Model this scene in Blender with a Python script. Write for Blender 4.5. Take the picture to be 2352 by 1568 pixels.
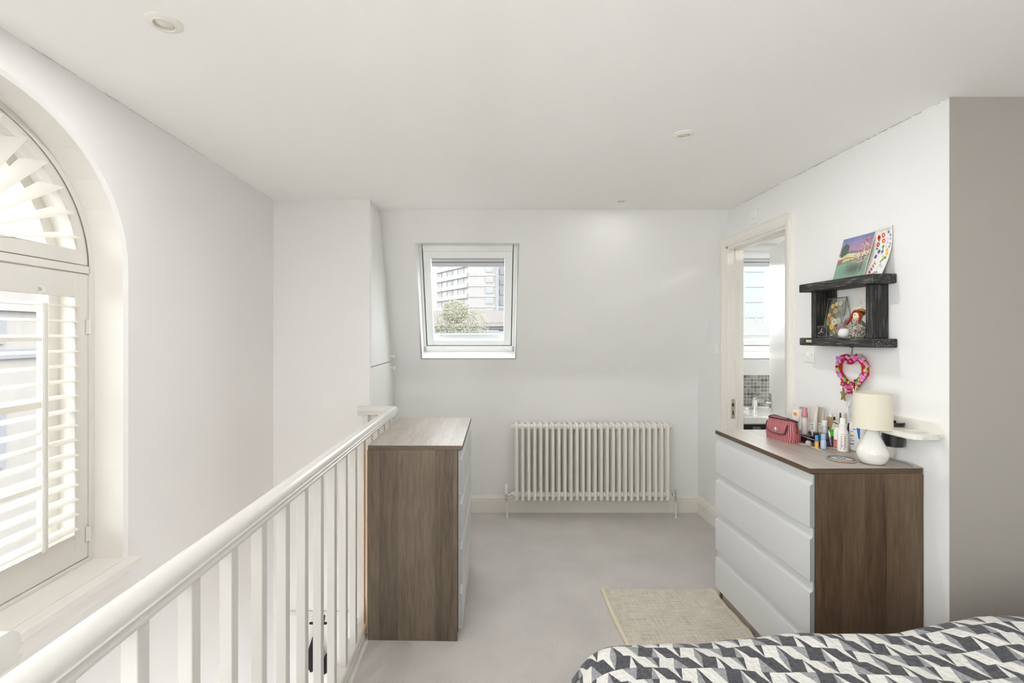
import bpy, bmesh, math, random
from mathutils import Vector, Matrix
random.seed(7)
PI = math.pi
SC = bpy.context.scene
COL = SC.collection
for o in list(bpy.data.objects): bpy.data.objects.remove(o)

# ------------------------------------------------------------------ camera, world, lights, exposure
EYE = 1.569
ZC_ = 2.525
FPX = 1075.0
cam_d = bpy.data.cameras.new('camera'); cam = bpy.data.objects.new('camera', cam_d); COL.objects.link(cam)
cam.location = (0, 0, EYE); cam.rotation_euler = (PI/2, 0, 0)
cam_d.sensor_fit = 'HORIZONTAL'; cam_d.sensor_width = 36.0
cam_d.lens = FPX/2352*36.0
cam_d.shift_x = 59/2352; cam_d.shift_y = -17/2352
cam_d.clip_start = 0.02; cam_d.clip_end = 500
SC.camera = cam
w = bpy.data.worlds.new('overcast'); SC.world = w; w.use_nodes = True
bg = w.node_tree.nodes['Background']; bg.inputs[0].default_value = (0.97, 0.985, 1.0, 1); bg.inputs[1].default_value = 6.0
SC.view_settings.view_transform = 'Standard'; SC.view_settings.look = 'None'
SC.view_settings.exposure = 0.40; SC.view_settings.gamma = 1.0; SC.view_settings.use_curve_mapping = False
try:
    SC.cycles.use_denoising = True; SC.cycles.max_bounces = 14; SC.cycles.diffuse_bounces = 9
    SC.cycles.transparent_max_bounces = 24; SC.cycles.sample_clamp_indirect = 8.0
    SC.cycles.caustics_reflective = False; SC.cycles.caustics_refractive = False
except Exception: pass
def area(name, loc, rot, sx, sy, power, color=(1, 1, 1), portal=False):
    l = bpy.data.lights.new(name, 'AREA'); l.shape = 'RECTANGLE'; l.size = sx; l.size_y = sy; l.energy = power; l.color = color
    o = bpy.data.objects.new(name, l); COL.objects.link(o); o.location = loc; o.rotation_euler = rot
    if portal: l.cycles.is_portal = True
    return o
# added fill lamp outside an unseen opening, brightens stairwell and ceiling
area('stair_fill_light', (-1.90, 1.41, -1.35), (0, -PI/2, 0), 1.3, 1.08, 34, (.99, .992, 1.0))
# portals that guide the sky light through the arched window and the two skylights
area('bathroom_fill_light', (2.75, 2.75, ZC_-.02), (0, 0, 0), .30, .30, 10, (1.0, .99, .97))  # unseen lamp added to brighten the bathroom
area('portal_arch', (-1.97, 1.414, 1.5), (0, -PI/2, 0), 1.9, 1.2, 1, portal=True)
area('side_fill_light', (-1.93, -.95, 1.65), (0, -PI/2, 0), 1.3, 1.1, 105, (.99, .992, 1.0))  # fill lamp added behind a made-up window, lights the right side
area('portal_skylight', (-0.153, 4.12, 1.94), (PI/2+0.366+PI, 0, 0), 0.8, 1.0, 1, portal=True)
area('portal_bath_skylight', (2.35, 4.12, 1.94), (PI/2+0.366+PI, 0, 0), 0.8, 1.0, 1, portal=True)

# ------------------------------------------------------------------ helpers
def out(r, g, b):
    return tuple(c*.268 for c in s2l(r, g, b)[:3])+(1.0,)      # low-albedo town surfaces, darkened so the bright sky does not blow them out
def s2l(r, g, b):
    f = lambda c: (c/255/12.92) if c/255 <= 0.04045 else ((c/255+0.055)/1.055)**2.4
    return (f(r), f(g), f(b), 1.0)

class MB:
    def __init__(s, M=None):
        s.v = []; s.f = []; s.m = []; s.M = M or Matrix.Identity(4); s.uv = None; s.col = None
    def add(s, vs, fs, mi=0):
        b = len(s.v)
        for p in vs: s.v.append(s.M @ Vector(p))
        for f in fs: s.f.append(tuple(b+i for i in f)); s.m.append(mi)
        return s
    def box(s, x0, x1, y0, y1, z0, z1, mi=0, b=0.0):
        if b <= 0:
            vs = [(x, y, z) for x in (x0, x1) for y in (y0, y1) for z in (z0, z1)]
            return s.add(vs, [(0,1,3,2),(4,6,7,5),(0,4,5,1),(2,3,7,6),(0,2,6,4),(1,5,7,3)], mi)
        b = min(b, (x1-x0)*.49, (y1-y0)*.49, (z1-z0)*.49)
        P = ((x0, x1), (y0, y1), (z0, z1)); vs = []; ix = {}
        for i in (0, 1):
            for j in (0, 1):
                for k in (0, 1):
                    for a in range(3):
                        c = []
                        for q, t in enumerate((i, j, k)):
                            c.append(P[q][t] if q == a else P[q][t]+(b if t == 0 else -b))
                        ix[(i, j, k, a)] = len(vs); vs.append(tuple(c))
        fs = []
        for a in range(3):
            o1, o2 = [q for q in range(3) if q != a]
            for t in (0, 1):
                r = []
                for (p, q) in ((0,0),(1,0),(1,1),(0,1)):
                    k = [0,0,0]; k[a] = t; k[o1] = p; k[o2] = q; r.append(ix[(k[0],k[1],k[2],a)])
                fs.append(tuple(r))
            for p in (0, 1):
                for q in (0, 1):
                    k0 = [0,0,0]; k0[a] = 0; k0[o1] = p; k0[o2] = q; k1 = list(k0); k1[a] = 1
                    fs.append((ix[(*k0, o1)], ix[(*k1, o1)], ix[(*k1, o2)], ix[(*k0, o2)]))
        for i in (0,1):
            for j in (0,1):
                for k in (0,1): fs.append((ix[(i,j,k,0)], ix[(i,j,k,1)], ix[(i,j,k,2)]))
        return s.add(vs, fs, mi)
    def prism(s, poly, axis, a0, a1, mi=0):
        n = len(poly)
        def P(p, a):
            return (a, p[0], p[1]) if axis == 'x' else ((p[0], a, p[1]) if axis == 'y' else (p[0], p[1], a))
        vs = [P(p, a0) for p in poly]+[P(p, a1) for p in poly]
        fs = [tuple(range(n)), tuple(range(2*n-1, n-1, -1))]+[(i, (i+1) % n, n+(i+1) % n, n+i) for i in range(n)]
        return s.add(vs, fs, mi)
    def lathe(s, prof, c=(0,0,0), n=24, axis='z', mi=0, sx=1, sy=1, caps=True):
        vs = []; fs = []
        for (r, h) in prof:
            for k in range(n):
                a = 2*PI*k/n; p, q = r*math.cos(a)*sx, r*math.sin(a)*sy
                if axis == 'z': vs.append((c[0]+p, c[1]+q, c[2]+h))
                elif axis == 'x': vs.append((c[0]+h, c[1]+p, c[2]+q))
                else: vs.append((c[0]+p, c[1]+h, c[2]+q))
        for i in range(len(prof)-1):
            for k in range(n):
                fs.append((i*n+k, i*n+(k+1) % n, (i+1)*n+(k+1) % n, (i+1)*n+k))
        if caps and prof[0][0] > 1e-6: fs.append(tuple(range(n)))
        if caps and prof[-1][0] > 1e-6: fs.append(tuple((len(prof)-1)*n+k for k in range(n)))
        return s.add(vs, fs, mi)
    def tube(s, path, r, n=8, mi=0):
        path = [Vector(p) for p in path]; m = len(path)
        rs = r if isinstance(r, (list, tuple)) else [r]*m
        t0 = (path[1]-path[0]).normalized(); up = Vector((0,0,1)) if abs(t0.z) < .9 else Vector((1,0,0))
        nrm = (up-t0*up.dot(t0)).normalized(); vs = []; fs = []
        for i in range(m):
            t = (path[min(i+1, m-1)]-path[max(i-1, 0)])
            t = t.normalized() if t.length > 1e-9 else t0
            nrm = (nrm-t*nrm.dot(t)).normalized(); bi = t.cross(nrm)
            for k in range(n):
                a = 2*PI*k/n; vs.append(path[i]+(nrm*math.cos(a)+bi*math.sin(a))*rs[i])
        for i in range(m-1):
            for k in range(n): fs.append((i*n+k, i*n+(k+1) % n, (i+1)*n+(k+1) % n, (i+1)*n+k))
        fs.append(tuple(range(n))); fs.append(tuple((m-1)*n+k for k in range(n)))
        return s.add(vs, fs, mi)
    def ball(s, c, r, nu=12, nv=8, mi=0):
        if not isinstance(r, (list, tuple)): r = (r, r, r)
        vs = [(c[0], c[1], c[2]-r[2])]; fs = []
        for j in range(1, nv):
            t = -PI/2+PI*j/nv
            for k in range(nu):
                a = 2*PI*k/nu; vs.append((c[0]+r[0]*math.cos(t)*math.cos(a), c[1]+r[1]*math.cos(t)*math.sin(a), c[2]+r[2]*math.sin(t)))
        vs.append((c[0], c[1], c[2]+r[2])); L = len(vs)-1
        for k in range(nu): fs.append((0, 1+(k+1) % nu, 1+k)); fs.append((L, L-nu+k, L-nu+(k+1) % nu))
        for j in range(nv-2):
            for k in range(nu): fs.append((1+j*nu+k, 1+j*nu+(k+1) % nu, 1+(j+1)*nu+(k+1) % nu, 1+(j+1)*nu+k))
        return s.add(vs, fs, mi)
    def grid(s, fn, nu, nv, mi=0):
        vs = [fn(i/nu, j/nv) for j in range(nv+1) for i in range(nu+1)]
        fs = [(j*(nu+1)+i, j*(nu+1)+i+1, (j+1)*(nu+1)+i+1, (j+1)*(nu+1)+i) for j in range(nv) for i in range(nu)]
        return s.add(vs, fs, mi)
    def mesh(s, name, mats, fix=True, smooth=True, ang=35):
        me = bpy.data.meshes.new(name); me.from_pydata([tuple(v) for v in s.v], [], s.f)
        for m in (mats if isinstance(mats, (list, tuple)) else [mats]): me.materials.append(m)
        me.polygons.foreach_set('material_index', s.m)
        if fix:
            b = bmesh.new(); b.from_mesh(me); bmesh.ops.recalc_face_normals(b, faces=b.faces); b.to_mesh(me); b.free()
        if smooth:
            me.polygons.foreach_set('use_smooth', [True]*len(me.polygons))
            try: me.set_sharp_from_angle(angle=math.radians(ang))
            except Exception: pass
        me.update(); return me
    def build(s, name, mats, parent=None, **k):
        tags = {q: k.pop(q) for q in ('label', 'category', 'group', 'kind') if q in k}
        o = bpy.data.objects.new(name, s.mesh(name, mats, **k)); COL.objects.link(o)
        if parent is not None: o.parent = parent
        for q, t in tags.items(): o[q] = t
        return o

def obj(name, me, parent=None, loc=None, rot=None, **tags):
    o = bpy.data.objects.new(name, me); COL.objects.link(o)
    if parent is not None: o.parent = parent
    if loc is not None: o.location = loc
    if rot is not None: o.rotation_euler = rot
    for q, t in tags.items(): o[q] = t
    return o
def thing(name, label, cat, loc=(0,0,0), rotz=0.0, group=None, kind=None):
    o = bpy.data.objects.new(name, None); COL.objects.link(o); o.empty_display_size = .05
    o.location = loc; o.rotation_euler = (0, 0, rotz); o['label'] = label; o['category'] = cat
    if group: o['group'] = group
    if kind: o['kind'] = kind
    return o
def W(t):      # a builder that takes world coordinates for a part of thing t
    M = Matrix.Translation(t.location) @ t.rotation_euler.to_matrix().to_4x4()
    return MB(M.inverted())
def holder(name, loc=(0,0,0)):          # an Empty that carries the parts of a piece of the setting
    o = bpy.data.objects.new(name, None); COL.objects.link(o); o.location = loc; o['kind'] = 'structure'; return o
def px(x, y, d): return ((x-1117)*d/FPX, d, EYE+(767-y)*d/FPX)      # photo measurement at depth d -> room metres

# ------------------------------------------------------------------ materials
def mat(name, col, rough=.5, metal=0.0, noise=0.0, nscale=8.0, bump=0.0, bscale=200.0, spec=None, trans=0, coat=0, sheen=0, alpha=None):
    m = bpy.data.materials.new(name); m.use_nodes = True; nt = m.node_tree; p = nt.nodes['Principled BSDF']
    p.inputs['Base Color'].default_value = col; p.inputs['Roughness'].default_value = rough; p.inputs['Metallic'].default_value = metal
    if spec is not None: p.inputs['Specular IOR Level'].default_value = spec
    if trans: p.inputs['Transmission Weight'].default_value = trans
    if coat: p.inputs['Coat Weight'].default_value = coat
    if sheen: p.inputs['Sheen Weight'].default_value = sheen
    tc = nt.nodes.new('ShaderNodeTexCoord')
    if noise > 0:
        n = nt.nodes.new('ShaderNodeTexNoise'); n.inputs['Scale'].default_value = nscale; n.inputs['Detail'].default_value = 5
        nt.links.new(tc.outputs['Object'], n.inputs['Vector'])
        mx = nt.nodes.new('ShaderNodeMix'); mx.data_type = 'RGBA'
        mx.inputs[6].default_value = tuple(c*(1-noise) for c in col[:3])+(1,); mx.inputs[7].default_value = tuple(min(1, c*(1+noise)) for c in col[:3])+(1,)
        nt.links.new(n.outputs['Fac'], mx.inputs[0]); nt.links.new(mx.outputs[2], p.inputs['Base Color'])
    if bump > 0:
        n2 = nt.nodes.new('ShaderNodeTexNoise'); n2.inputs['Scale'].default_value = bscale; n2.inputs['Detail'].default_value = 3
        nt.links.new(tc.outputs['Object'], n2.inputs['Vector'])
        bp = nt.nodes.new('ShaderNodeBump'); bp.inputs['Strength'].default_value = bump; bp.inputs['Distance'].default_value = .002
        nt.links.new(n2.outputs['Fac'], bp.inputs['Height']); nt.links.new(bp.outputs['Normal'], p.inputs['Normal'])
    return m

class X:      # tiny arithmetic on shader sockets
    def __init__(s, nt, k): s.nt = nt; s.k = k
    def op(s, o, b=None, c=None):
        n = s.nt.nodes.new('ShaderNodeMath'); n.operation = o
        for i, q in enumerate((s, b, c)):
            if q is None: continue
            if isinstance(q, X): s.nt.links.new(q.k, n.inputs[i])
            else: n.inputs[i].default_value = q
        return X(s.nt, n.outputs[0])
    def __add__(s, b): return s.op('ADD', b)
    def __sub__(s, b): return s.op('SUBTRACT', b)
    def __mul__(s, b): return s.op('MULTIPLY', b)
    def __truediv__(s, b): return s.op('DIVIDE', b)
    def lt(s, b): return s.op('LESS_THAN', b)
    def gt(s, b): return s.op('GREATER_THAN', b)
    def floor(s): return s.op('FLOOR')
    def fract(s): return s.op('FRACT')
    def mod(s, b): return s.op('FLOORED_MODULO', b)
    def inv(s): return s.op('MULTIPLY_ADD', -1.0, 1.0)
    def pick(s, a, b):          # s ? a : b
        a = a if isinstance(a, X) else s.const(a); b = b if isinstance(b, X) else s.const(b)
        return b+(a-b)*s
    def const(s, v):
        n = s.nt.nodes.new('ShaderNodeValue'); n.outputs[0].default_value = v; return X(s.nt, n.outputs[0])
def ramp(nt, fac, stops):
    r = nt.nodes.new('ShaderNodeValToRGB'); e = r.color_ramp.elements
    while len(e) < len(stops): e.new(.5)
    for q, (p, c) in zip(e, stops): q.position = p; q.color = c
    nt.links.new(fac, r.inputs[0]); return r.outputs[0]

def wood(name, dark, light, grain, across, seed=0.0, rough=.42, strip=.095, coat=.0):
    """planked veneer: long grain along axis `grain`, strips across axis `across` (object coordinates)"""
    m = bpy.data.materials.new(name); m.use_nodes = True; nt = m.node_tree; p = nt.nodes['Principled BSDF']; p.inputs['Roughness'].default_value = rough; p.inputs['Coat Weight'].default_value = coat; p.inputs['Coat Roughness'].default_value = .3
    tc = nt.nodes.new('ShaderNodeTexCoord'); sp = nt.nodes.new('ShaderNodeSeparateXYZ'); nt.links.new(tc.outputs['Object'], sp.inputs[0])
    ax = {c: X(nt, sp.outputs[i]) for i, c in enumerate('xyz')}
    g, a = ax[grain], ax[across]
    idx = (a/strip+seed+.37).floor()
    wn = nt.nodes.new('ShaderNodeTexWhiteNoise'); wn.noise_dimensions = '1D'; nt.links.new((idx+seed*3.1).k, wn.inputs['W'])
    rnd = X(nt, wn.outputs['Value'])
    def noise(sg, sa, sc, det, dist=0.0):
        cb = nt.nodes.new('ShaderNodeCombineXYZ')
        nt.links.new((g*sg+rnd*7.0).k, cb.inputs[0]); nt.links.new((a*sa+rnd*13.0).k, cb.inputs[1]); cb.inputs[2].default_value = seed
        n = nt.nodes.new('ShaderNodeTexNoise'); n.inputs['Scale'].default_value = sc; n.inputs['Detail'].default_value = det; n.inputs['Distortion'].default_value = dist
        nt.links.new(cb.outputs[0], n.inputs['Vector']); return X(nt, n.outputs['Fac'])
    broad = noise(1.1, 9, 1.6, 4, .9); fine = noise(4.5, 210, 2.0, 6, .25); flame = noise(2.2, 26, 1.5, 3, 1.6)
    v = broad*.38+fine*.58+flame*.34+rnd*.14-.225
    c = ramp(nt, v.k, [(.22, dark), (.5, tuple((a_+b_)/2 for a_, b_ in zip(dark, light))), (.80, light)])
    nt.links.new(c, p.inputs['Base Color'])
    bp = nt.nodes.new('ShaderNodeBump'); bp.inputs['Strength'].default_value = .12; bp.inputs['Distance'].default_value = .001
    nt.links.new(fine.k, bp.inputs['Height']); nt.links.new(bp.outputs['Normal'], p.inputs['Normal'])
    return m

M_WALL = mat('wall_paint', (.83, .825, .82, 1), .75, noise=.012, nscale=3, bump=.05, bscale=60)
M_CEIL = mat('ceiling_paint', (.925, .915, .90, 1), .8, noise=.01, nscale=2, bump=.04, bscale=50)
M_TRIM = mat('cream_gloss_paint', (.82, .795, .735, 1), .32, noise=.02, nscale=6)
M_SILL = mat('window_gloss_paint', (.72, .70, .655, 1), .3, noise=.015, nscale=5, bump=.04, bscale=40)
M_RAIL = mat('banister_gloss_paint', (.73, .715, .685, 1), .25, noise=.012, nscale=8, bump=.05, bscale=50)
M_WHITE = mat('white_satin', (.84, .84, .83, 1), .35)
M_DRAWER = mat('white_foil_drawer', (.57, .57, .568, 1), .38)
M_DREDGE = mat('drawer_end_shade', (.34, .34, .335, 1), .45)  # drawer ends darker: their shading is put into the colour
M_RAD = mat('radiator_enamel', (.84, .82, .77, 1), .3)
M_CHROME = mat('chrome', (.78, .78, .78, 1), .12, 1.0)
M_BRASS = mat('worn_brass', (.62, .56, .44, 1), .35, 1.0)
M_BLACK = mat('black_plastic', (.012, .012, .013, 1), .3)
M_DARKGAP = mat('gap_seal', (.05, .048, .045, 1), .8)
M_CRACK = mat('plaster_crack', (.30, .27, .23, 1), .9)
M_PVC = mat('white_pvc', (.90, .905, .90, 1), .3)
M_BLIND = mat('pale_blind_fabric', (.62, .64, .66, 1), .6)
M_SOCKET = mat('white_plastic_plate', (.85, .84, .82, 1), .3)
M_PLATE = mat('ceramic_white', (.79, .78, .745, 1), .08, coat=.4)

def glass(name, tint=(.96, .98, .975, 1), refl=.08):
    m = bpy.data.materials.new(name); m.use_nodes = True; nt = m.node_tree; nt.nodes.clear()
    out = nt.nodes.new('ShaderNodeOutputMaterial'); mx = nt.nodes.new('ShaderNodeMixShader'); mx.inputs[0].default_value = refl
    t = nt.nodes.new('ShaderNodeBsdfTransparent'); t.inputs[0].default_value = tint
    g = nt.nodes.new('ShaderNodeBsdfGlossy'); g.inputs['Roughness'].default_value = .02
    nt.links.new(t.outputs[0], mx.inputs[1]); nt.links.new(g.outputs[0], mx.inputs[2]); nt.links.new(mx.outputs[0], out.inputs[0]); return m
M_GLASS = glass('window_glass')
M_ACRYL = glass('clear_acrylic', (.93, .94, .94, 1), .13)
M_CLEAR = glass('clear_bottle_plastic', (.86, .84, .83, 1), .12)

# carpet: short loop pile
def carpet():
    m = mat('grey_carpet', s2l(158, 151, 145), .95, sheen=.25); nt = m.node_tree; p = nt.nodes['Principled BSDF']
    tc = nt.nodes.new('ShaderNodeTexCoord')
    n1 = nt.nodes.new('ShaderNodeTexNoise'); n1.inputs['Scale'].default_value = 280; n1.inputs['Detail'].default_value = 4
    n2 = nt.nodes.new('ShaderNodeTexNoise'); n2.inputs['Scale'].default_value = 3.0; n2.inputs['Detail'].default_value = 4
    nt.links.new(tc.outputs['Object'], n1.inputs['Vector']); nt.links.new(tc.outputs['Object'], n2.inputs['Vector'])
    v = X(nt, n1.outputs['Fac'])*.85+X(nt, n2.outputs['Fac'])*.28-.07
    nt.links.new(ramp(nt, v.k, [(.22, s2l(150, 145, 141)), (.5, s2l(198, 193, 189)), (.78, s2l(224, 220, 216))]), p.inputs['Base Color'])
    bp = nt.nodes.new('ShaderNodeBump'); bp.inputs['Strength'].default_value = .7; bp.inputs['Distance'].default_value = .004
    nt.links.new(n1.outputs['Fac'], bp.inputs['Height']); nt.links.new(bp.outputs['Normal'], p.inputs['Normal']); return m
M_CARPET = carpet()

# ------------------------------------------------------------------ room shell
XL, XR, YB, ZC = -1.513, 1.868, 4.13, 2.525
ZK, KS = 1.17, 0.3838           # knee height and inward lean of the mansard
YF = -1.75; XRR = 3.4; YRET = 1.889; ZLOW = -2.75
EX = -0.60                      # edge of the floor at the stairwell
def struct(mb, name, m, **k):
    return mb.build(name, m, kind='structure', **k)
def slopeY(z):
    b = .07                      # soft plaster curve at the knee
    t = z-ZK
    if t < -b: s = 0
    elif t > b: s = t
    else: s = (t+b)**2/(4*b)
    return YB-KS*s

mb = MB(); mb.box(EX, XRR, YF, YB+.1, -.28, 0); mb.box(XL-.1, EX, YF, .66, -.28, 0)
struct(mb, 'floor', M_CARPET)
mb = MB(); mb.box(XL-.1, XRR, YF, 3.70, ZC, ZC+.2); struct(mb, 'ceiling', M_CEIL)
ceiling = bpy.data.objects['ceiling']
mb = MB(); mb.box(XL-.3, EX+.2, YF, 3.5, ZLOW-.1, ZLOW); struct(mb, 'floor_lower', M_CARPET)

# left wall with the arched opening
WY, WR, WZS, WZ0 = 1.414, .55, 1.835, .63        # arch centre, radius, springing, sill
XO = XL-.34
def arch(r, n=28, z0=WZ0):
    pts = [(WY-r, z0)]
    pts += [(WY-r*math.cos(PI*i/n), WZS+r*math.sin(PI*i/n)) for i in range(n+1)]
    pts += [(WY+r, z0)]
    return pts
mb = MB(); ch = .014
A0 = arch(WR+ch); A1 = arch(WR)
ya, yb = WY-WR-ch, WY+WR+ch
def wall_strip(y0, y1, z0, z1, holes, x=XL):
    ys = sorted({y0, y1, *[h[0] for h in holes], *[h[1] for h in holes]}); zs_ = sorted({z0, z1, *[h[2] for h in holes], *[h[3] for h in holes]})
    for a, b in zip(ys, ys[1:]):
        for c, d in zip(zs_, zs_[1:]):
            if any(h[0]-1e-6 <= a and b <= h[1]+1e-6 and h[2]-1e-6 <= c and d <= h[3]+1e-6 for h in holes): continue
            mb.add([(x, a, c), (x, b, c), (x, b, d), (x, a, d)], [(0,1,2,3)])
SIDE_H = [(-1.52, -.38, .98, 2.32)]; LOW_H = [(.87, 1.95, -2.0, -.7)]; LOW_H_A = LOW_H  # openings cut for the added side and stair fill lamps
for h in SIDE_H+LOW_H:
    a, b, c, d = h
    mb.add([(x, y, z) for x in (XL, XO) for y, z in ((a, c), (b, c), (b, d), (a, d))], [(0,1,5,4), (1,2,6,5), (2,3,7,6), (3,0,4,7)], 1)
wall_strip(YF, ya, ZLOW, ZC, SIDE_H); wall_strip(YF, ya, ZLOW, ZC, SIDE_H, XO)
mb.add([(XL, yb, ZLOW), (XL, 3.326, ZLOW), (XL, 3.326, ZC), (XL, yb, ZC)], [(0,1,2,3)])
wall_strip(ya, yb, ZLOW, WZ0-.03, LOW_H_A); wall_strip(ya, yb, ZLOW, WZ0-.03, LOW_H_A, XO)
for i in range(1, len(A0)-2):
    p, q = A0[i], A0[i+1]
    mb.add([(XL, p[0], p[1]), (XL, q[0], q[1]), (XL, q[0], ZC), (XL, p[0], ZC)], [(0,1,2,3)])
for i in range(len(A0)-1):
    p, q, r, s_ = A0[i], A0[i+1], A1[i+1], A1[i]
    mb.add([(XL, *p), (XL, *q), (XL-ch*.8, *r), (XL-ch*.8, *s_)], [(0,1,2,3)])
    mb.add([(XL-ch*.8, *s_), (XL-ch*.8, *r), (XO, *r), (XO, *s_)], [(0,1,2,3)], 1)
mb.add([(XL, ya, WZ0-.03), (XL, yb, WZ0-.03), (XO, yb, WZ0-.03), (XO, ya, WZ0-.03)], [(0,1,2,3)])
# outer leaf keeps the daylight to the opening
for (p0, p1, z0, z1) in ((yb, 3.326, ZLOW, ZC),):
    mb.add([(XO, p0, z0), (XO, p1, z0), (XO, p1, z1), (XO, p0, z1)], [(0,1,2,3)])
for i in range(1, len(A1)-2):
    p, q = A1[i], A1[i+1]
    mb.add([(XO, p[0], p[1]), (XO, q[0], q[1]), (XO, q[0], ZC), (XO, p[0], ZC)], [(0,1,2,3)])
struct(mb, 'wall_left', [M_WALL, mat('reveal_paint', (.80, .775, .74, 1), .5)], fix=False)

# boxed-out wall at the far left, with the stairwell wall below it
mb = MB(); mb.box(XL-.05, -.826, 3.326, 4.4, ZLOW, ZC+.1); struct(mb, 'wall_alcove', M_WALL)
# back wall: knee wall, soft bend, sloping mansard with two skylight openings
SKY = [(-.556, .249), (2.0, 2.805)]; SZ0, SZ1 = 1.361, 2.279
xs = [-.826, SKY[0][0], SKY[0][1], 1.868, 1.99, SKY[1][0], SKY[1][1], XRR]
zs = [-.28, 0, .5, 1.08] + [1.10+.0117*i for i in range(13)] + [1.30, SZ0, 1.6, 1.9, SZ1, 2.45, 2.70]
mb = MB()
for i in range(len(xs)-1):
    for j in range(len(zs)-1):
        if (i in (1, 5)) and SZ0-1e-6 <= zs[j] < SZ1-1e-6: continue
        a, b, c, d = xs[i], xs[i+1], zs[j], zs[j+1]
        mb.add([(a, slopeY(c), c), (b, slopeY(c), c), (b, slopeY(d), d), (a, slopeY(d), d)], [(0,1,2,3)])
struct(mb, 'wall_back', M_WALL, fix=False, ang=60)
# right wall (bathroom partition) with the doorway
DY0, DY1, DZ = 2.90, 3.65, 2.255; XT = 1.99
mb = MB(); mb.box(XR, XT, YRET, DY0, 0, ZC); mb.box(XR, XT, DY0, DY1, DZ, ZC); mb.box(XR, XT, DY1, YB+.05, 0, ZC)
struct(mb, 'wall_right', M_WALL, smooth=False)
mb = MB(); mb.box(XT, XRR, YRET, XT, 0, ZC); mb.box(XR+.0004, XRR, YRET-.002, YRET+.001, 0, ZC-.0005); struct(mb, 'wall_right_return', mat('shaded_wall_paint', (.40, .372, .34, 1), .8, noise=.012, nscale=3, bump=.05, bscale=60), smooth=False)  # darker brown skin: this wall's shade is put into its paint
mb = MB(); mb.box(XRR, XRR+.1, YF, YB+.1, -.28, ZC); struct(mb, 'wall_far_right', M_WALL, smooth=False)
# wall behind the camera
mb = MB(); mb.box(XL-.4, XRR+.1, YF-.12, YF, ZLOW, ZC); struct(mb, 'wall_front', M_WALL, smooth=False)
# wall under the floor edge, facing the stairs
mb = MB(); mb.box(EX, EX+.15, YF, 3.5, ZLOW, -.28); struct(mb, 'wall_stairwell', M_WALL)

# plaster cracks along the ceiling joints
def crack(name, p0, p1, n, wdt, par):
    mb = MB(); P0, P1 = Vector(p0), Vector(p1); run = []
    for i in range(n*3+1):
        f = i/(n*3); p = P0.lerp(P1, f); p.z += random.uniform(-.003, 0); run.append(p)
        if len(run) > 2 and random.random() < .2 or i == n*3:
            if len(run) > 1 and random.random() < .8: mb.tube(run, [wdt*random.uniform(.3, 1) for _ in run], 5)
            run = []
    o = mb.build(name, M_CRACK, bpy.data.objects[par]); o['kind'] = 'stuff'; o['label'] = 'thin dark cracks along the ceiling joint'
crack('crack', (XR, YRET, ZC-.001), (XR, 3.55, ZC-.001), 46, .0016, 'wall_right')
crack('crack', (XL, 1.55, ZC-.001), (XL, 2.5, ZC-.001), 30, .0010, 'wall_left')
crack('crack', (XT, YRET, ZC-.001), (3.0, YRET, ZC-.001), 26, .0014, 'wall_right_return')

# baseboards: plank with moulded top
BB = [(0, 0), (.018, 0), (.018, .108), (.013, .114), (.017, .122), (.015, .132), (.008, .141), (.006, .150), (0, .150)]
mb = MB(); mb.prism([(YB-a, z) for a, z in BB], 'x', -.826, XR); struct(mb, 'baseboard_back', M_TRIM)
mb = MB(); mb.prism([(XR-a, z) for a, z in BB], 'y', 3.725, YB-.018); struct(mb, 'baseboard_right', M_TRIM)
mb = MB(); mb.prism([(XR-a*.6, z) for a, z in BB], 'y', YRET, 2.83); struct(mb, 'baseboard_right_near', M_TRIM)

# doorway: lining, architrave, door, strike plate
dr = holder('door_1')
mb = MB(); mb.box(XR-.002, XT+.002, DY1-.028, DY1, 0, DZ, b=.002); mb.box(XR-.002, XT+.002, DY0, DY0+.028, 0, DZ, b=.002); mb.box(XR-.002, XT+.002, DY0, DY1, DZ-.028, DZ, b=.002)
mb.box(XR+.055, XR+.07, DY1-.04, DY1-.027, 0, DZ-.03); mb.box(XR+.055, XR+.07, DY0+.027, DY0+.04, 0, DZ-.03); mb.box(XR+.055, XR+.07, DY0, DY1, DZ-.04, DZ-.027)
mb.build('door_lining', M_TRIM, dr)
AP = [(0, 0), (.010, 0), (.014, .006), (.014, .016), (.018, .022), (.022, .048), (.020, .060), (.014, .070), (0, .074)]   # (proud of wall, from opening)
mb = MB()
mb.prism([(XR-p, DY1-.012+q) for p, q in AP], 'z', 0, DZ+.062)
mb.prism([(XR-p, DY0+.012-q) for p, q in AP], 'z', 0, DZ+.062)
mb.prism([(XR-p-.0006, DZ-.0115+q) for p, q in AP], 'y', DY0-.0615, DY1+.0615)
mb.build('architrave', M_TRIM, dr)
ang = math.radians(18); hx, hy = XT-.03, DY0+.034
R = Matrix.Translation((hx, hy, 0)) @ Matrix.Rotation(-ang, 4, 'Z')
mb = MB(R); mb.box(-.0, .04, 0, .70, .008, DZ-.035, b=.003); mb.build('door_leaf', mat('white_door_gloss', (.86, .855, .84, 1), .25), dr)
mb = MB(R); mb.box(-.003, .0, .635, .69, .98, 1.12, b=.001); mb.lathe([(.011, 0), (.011, -.035)], (0, .655, 1.04), 12, 'x'); mb.tube([(-.04, .655, 1.04), (-.042, .60, 1.042), (-.04, .55, 1.04)], .009, 8); mb.build('door_handle', M_CHROME, dr)
mb = MB(); yz = DY1-.0285; mb.box(XR+.028, XR+.052, yz-.003, yz, .915, 1.065, b=.001)
mb.box(XR+.033, XR+.046, yz-.0036, yz-.003, 1.01, 1.035, 1); mb.box(XR+.036, XR+.045, yz-.0036, yz-.003, .945, .975, 1)
mb.build('strike_plate', [M_BRASS, M_BLACK], dr)

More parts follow.
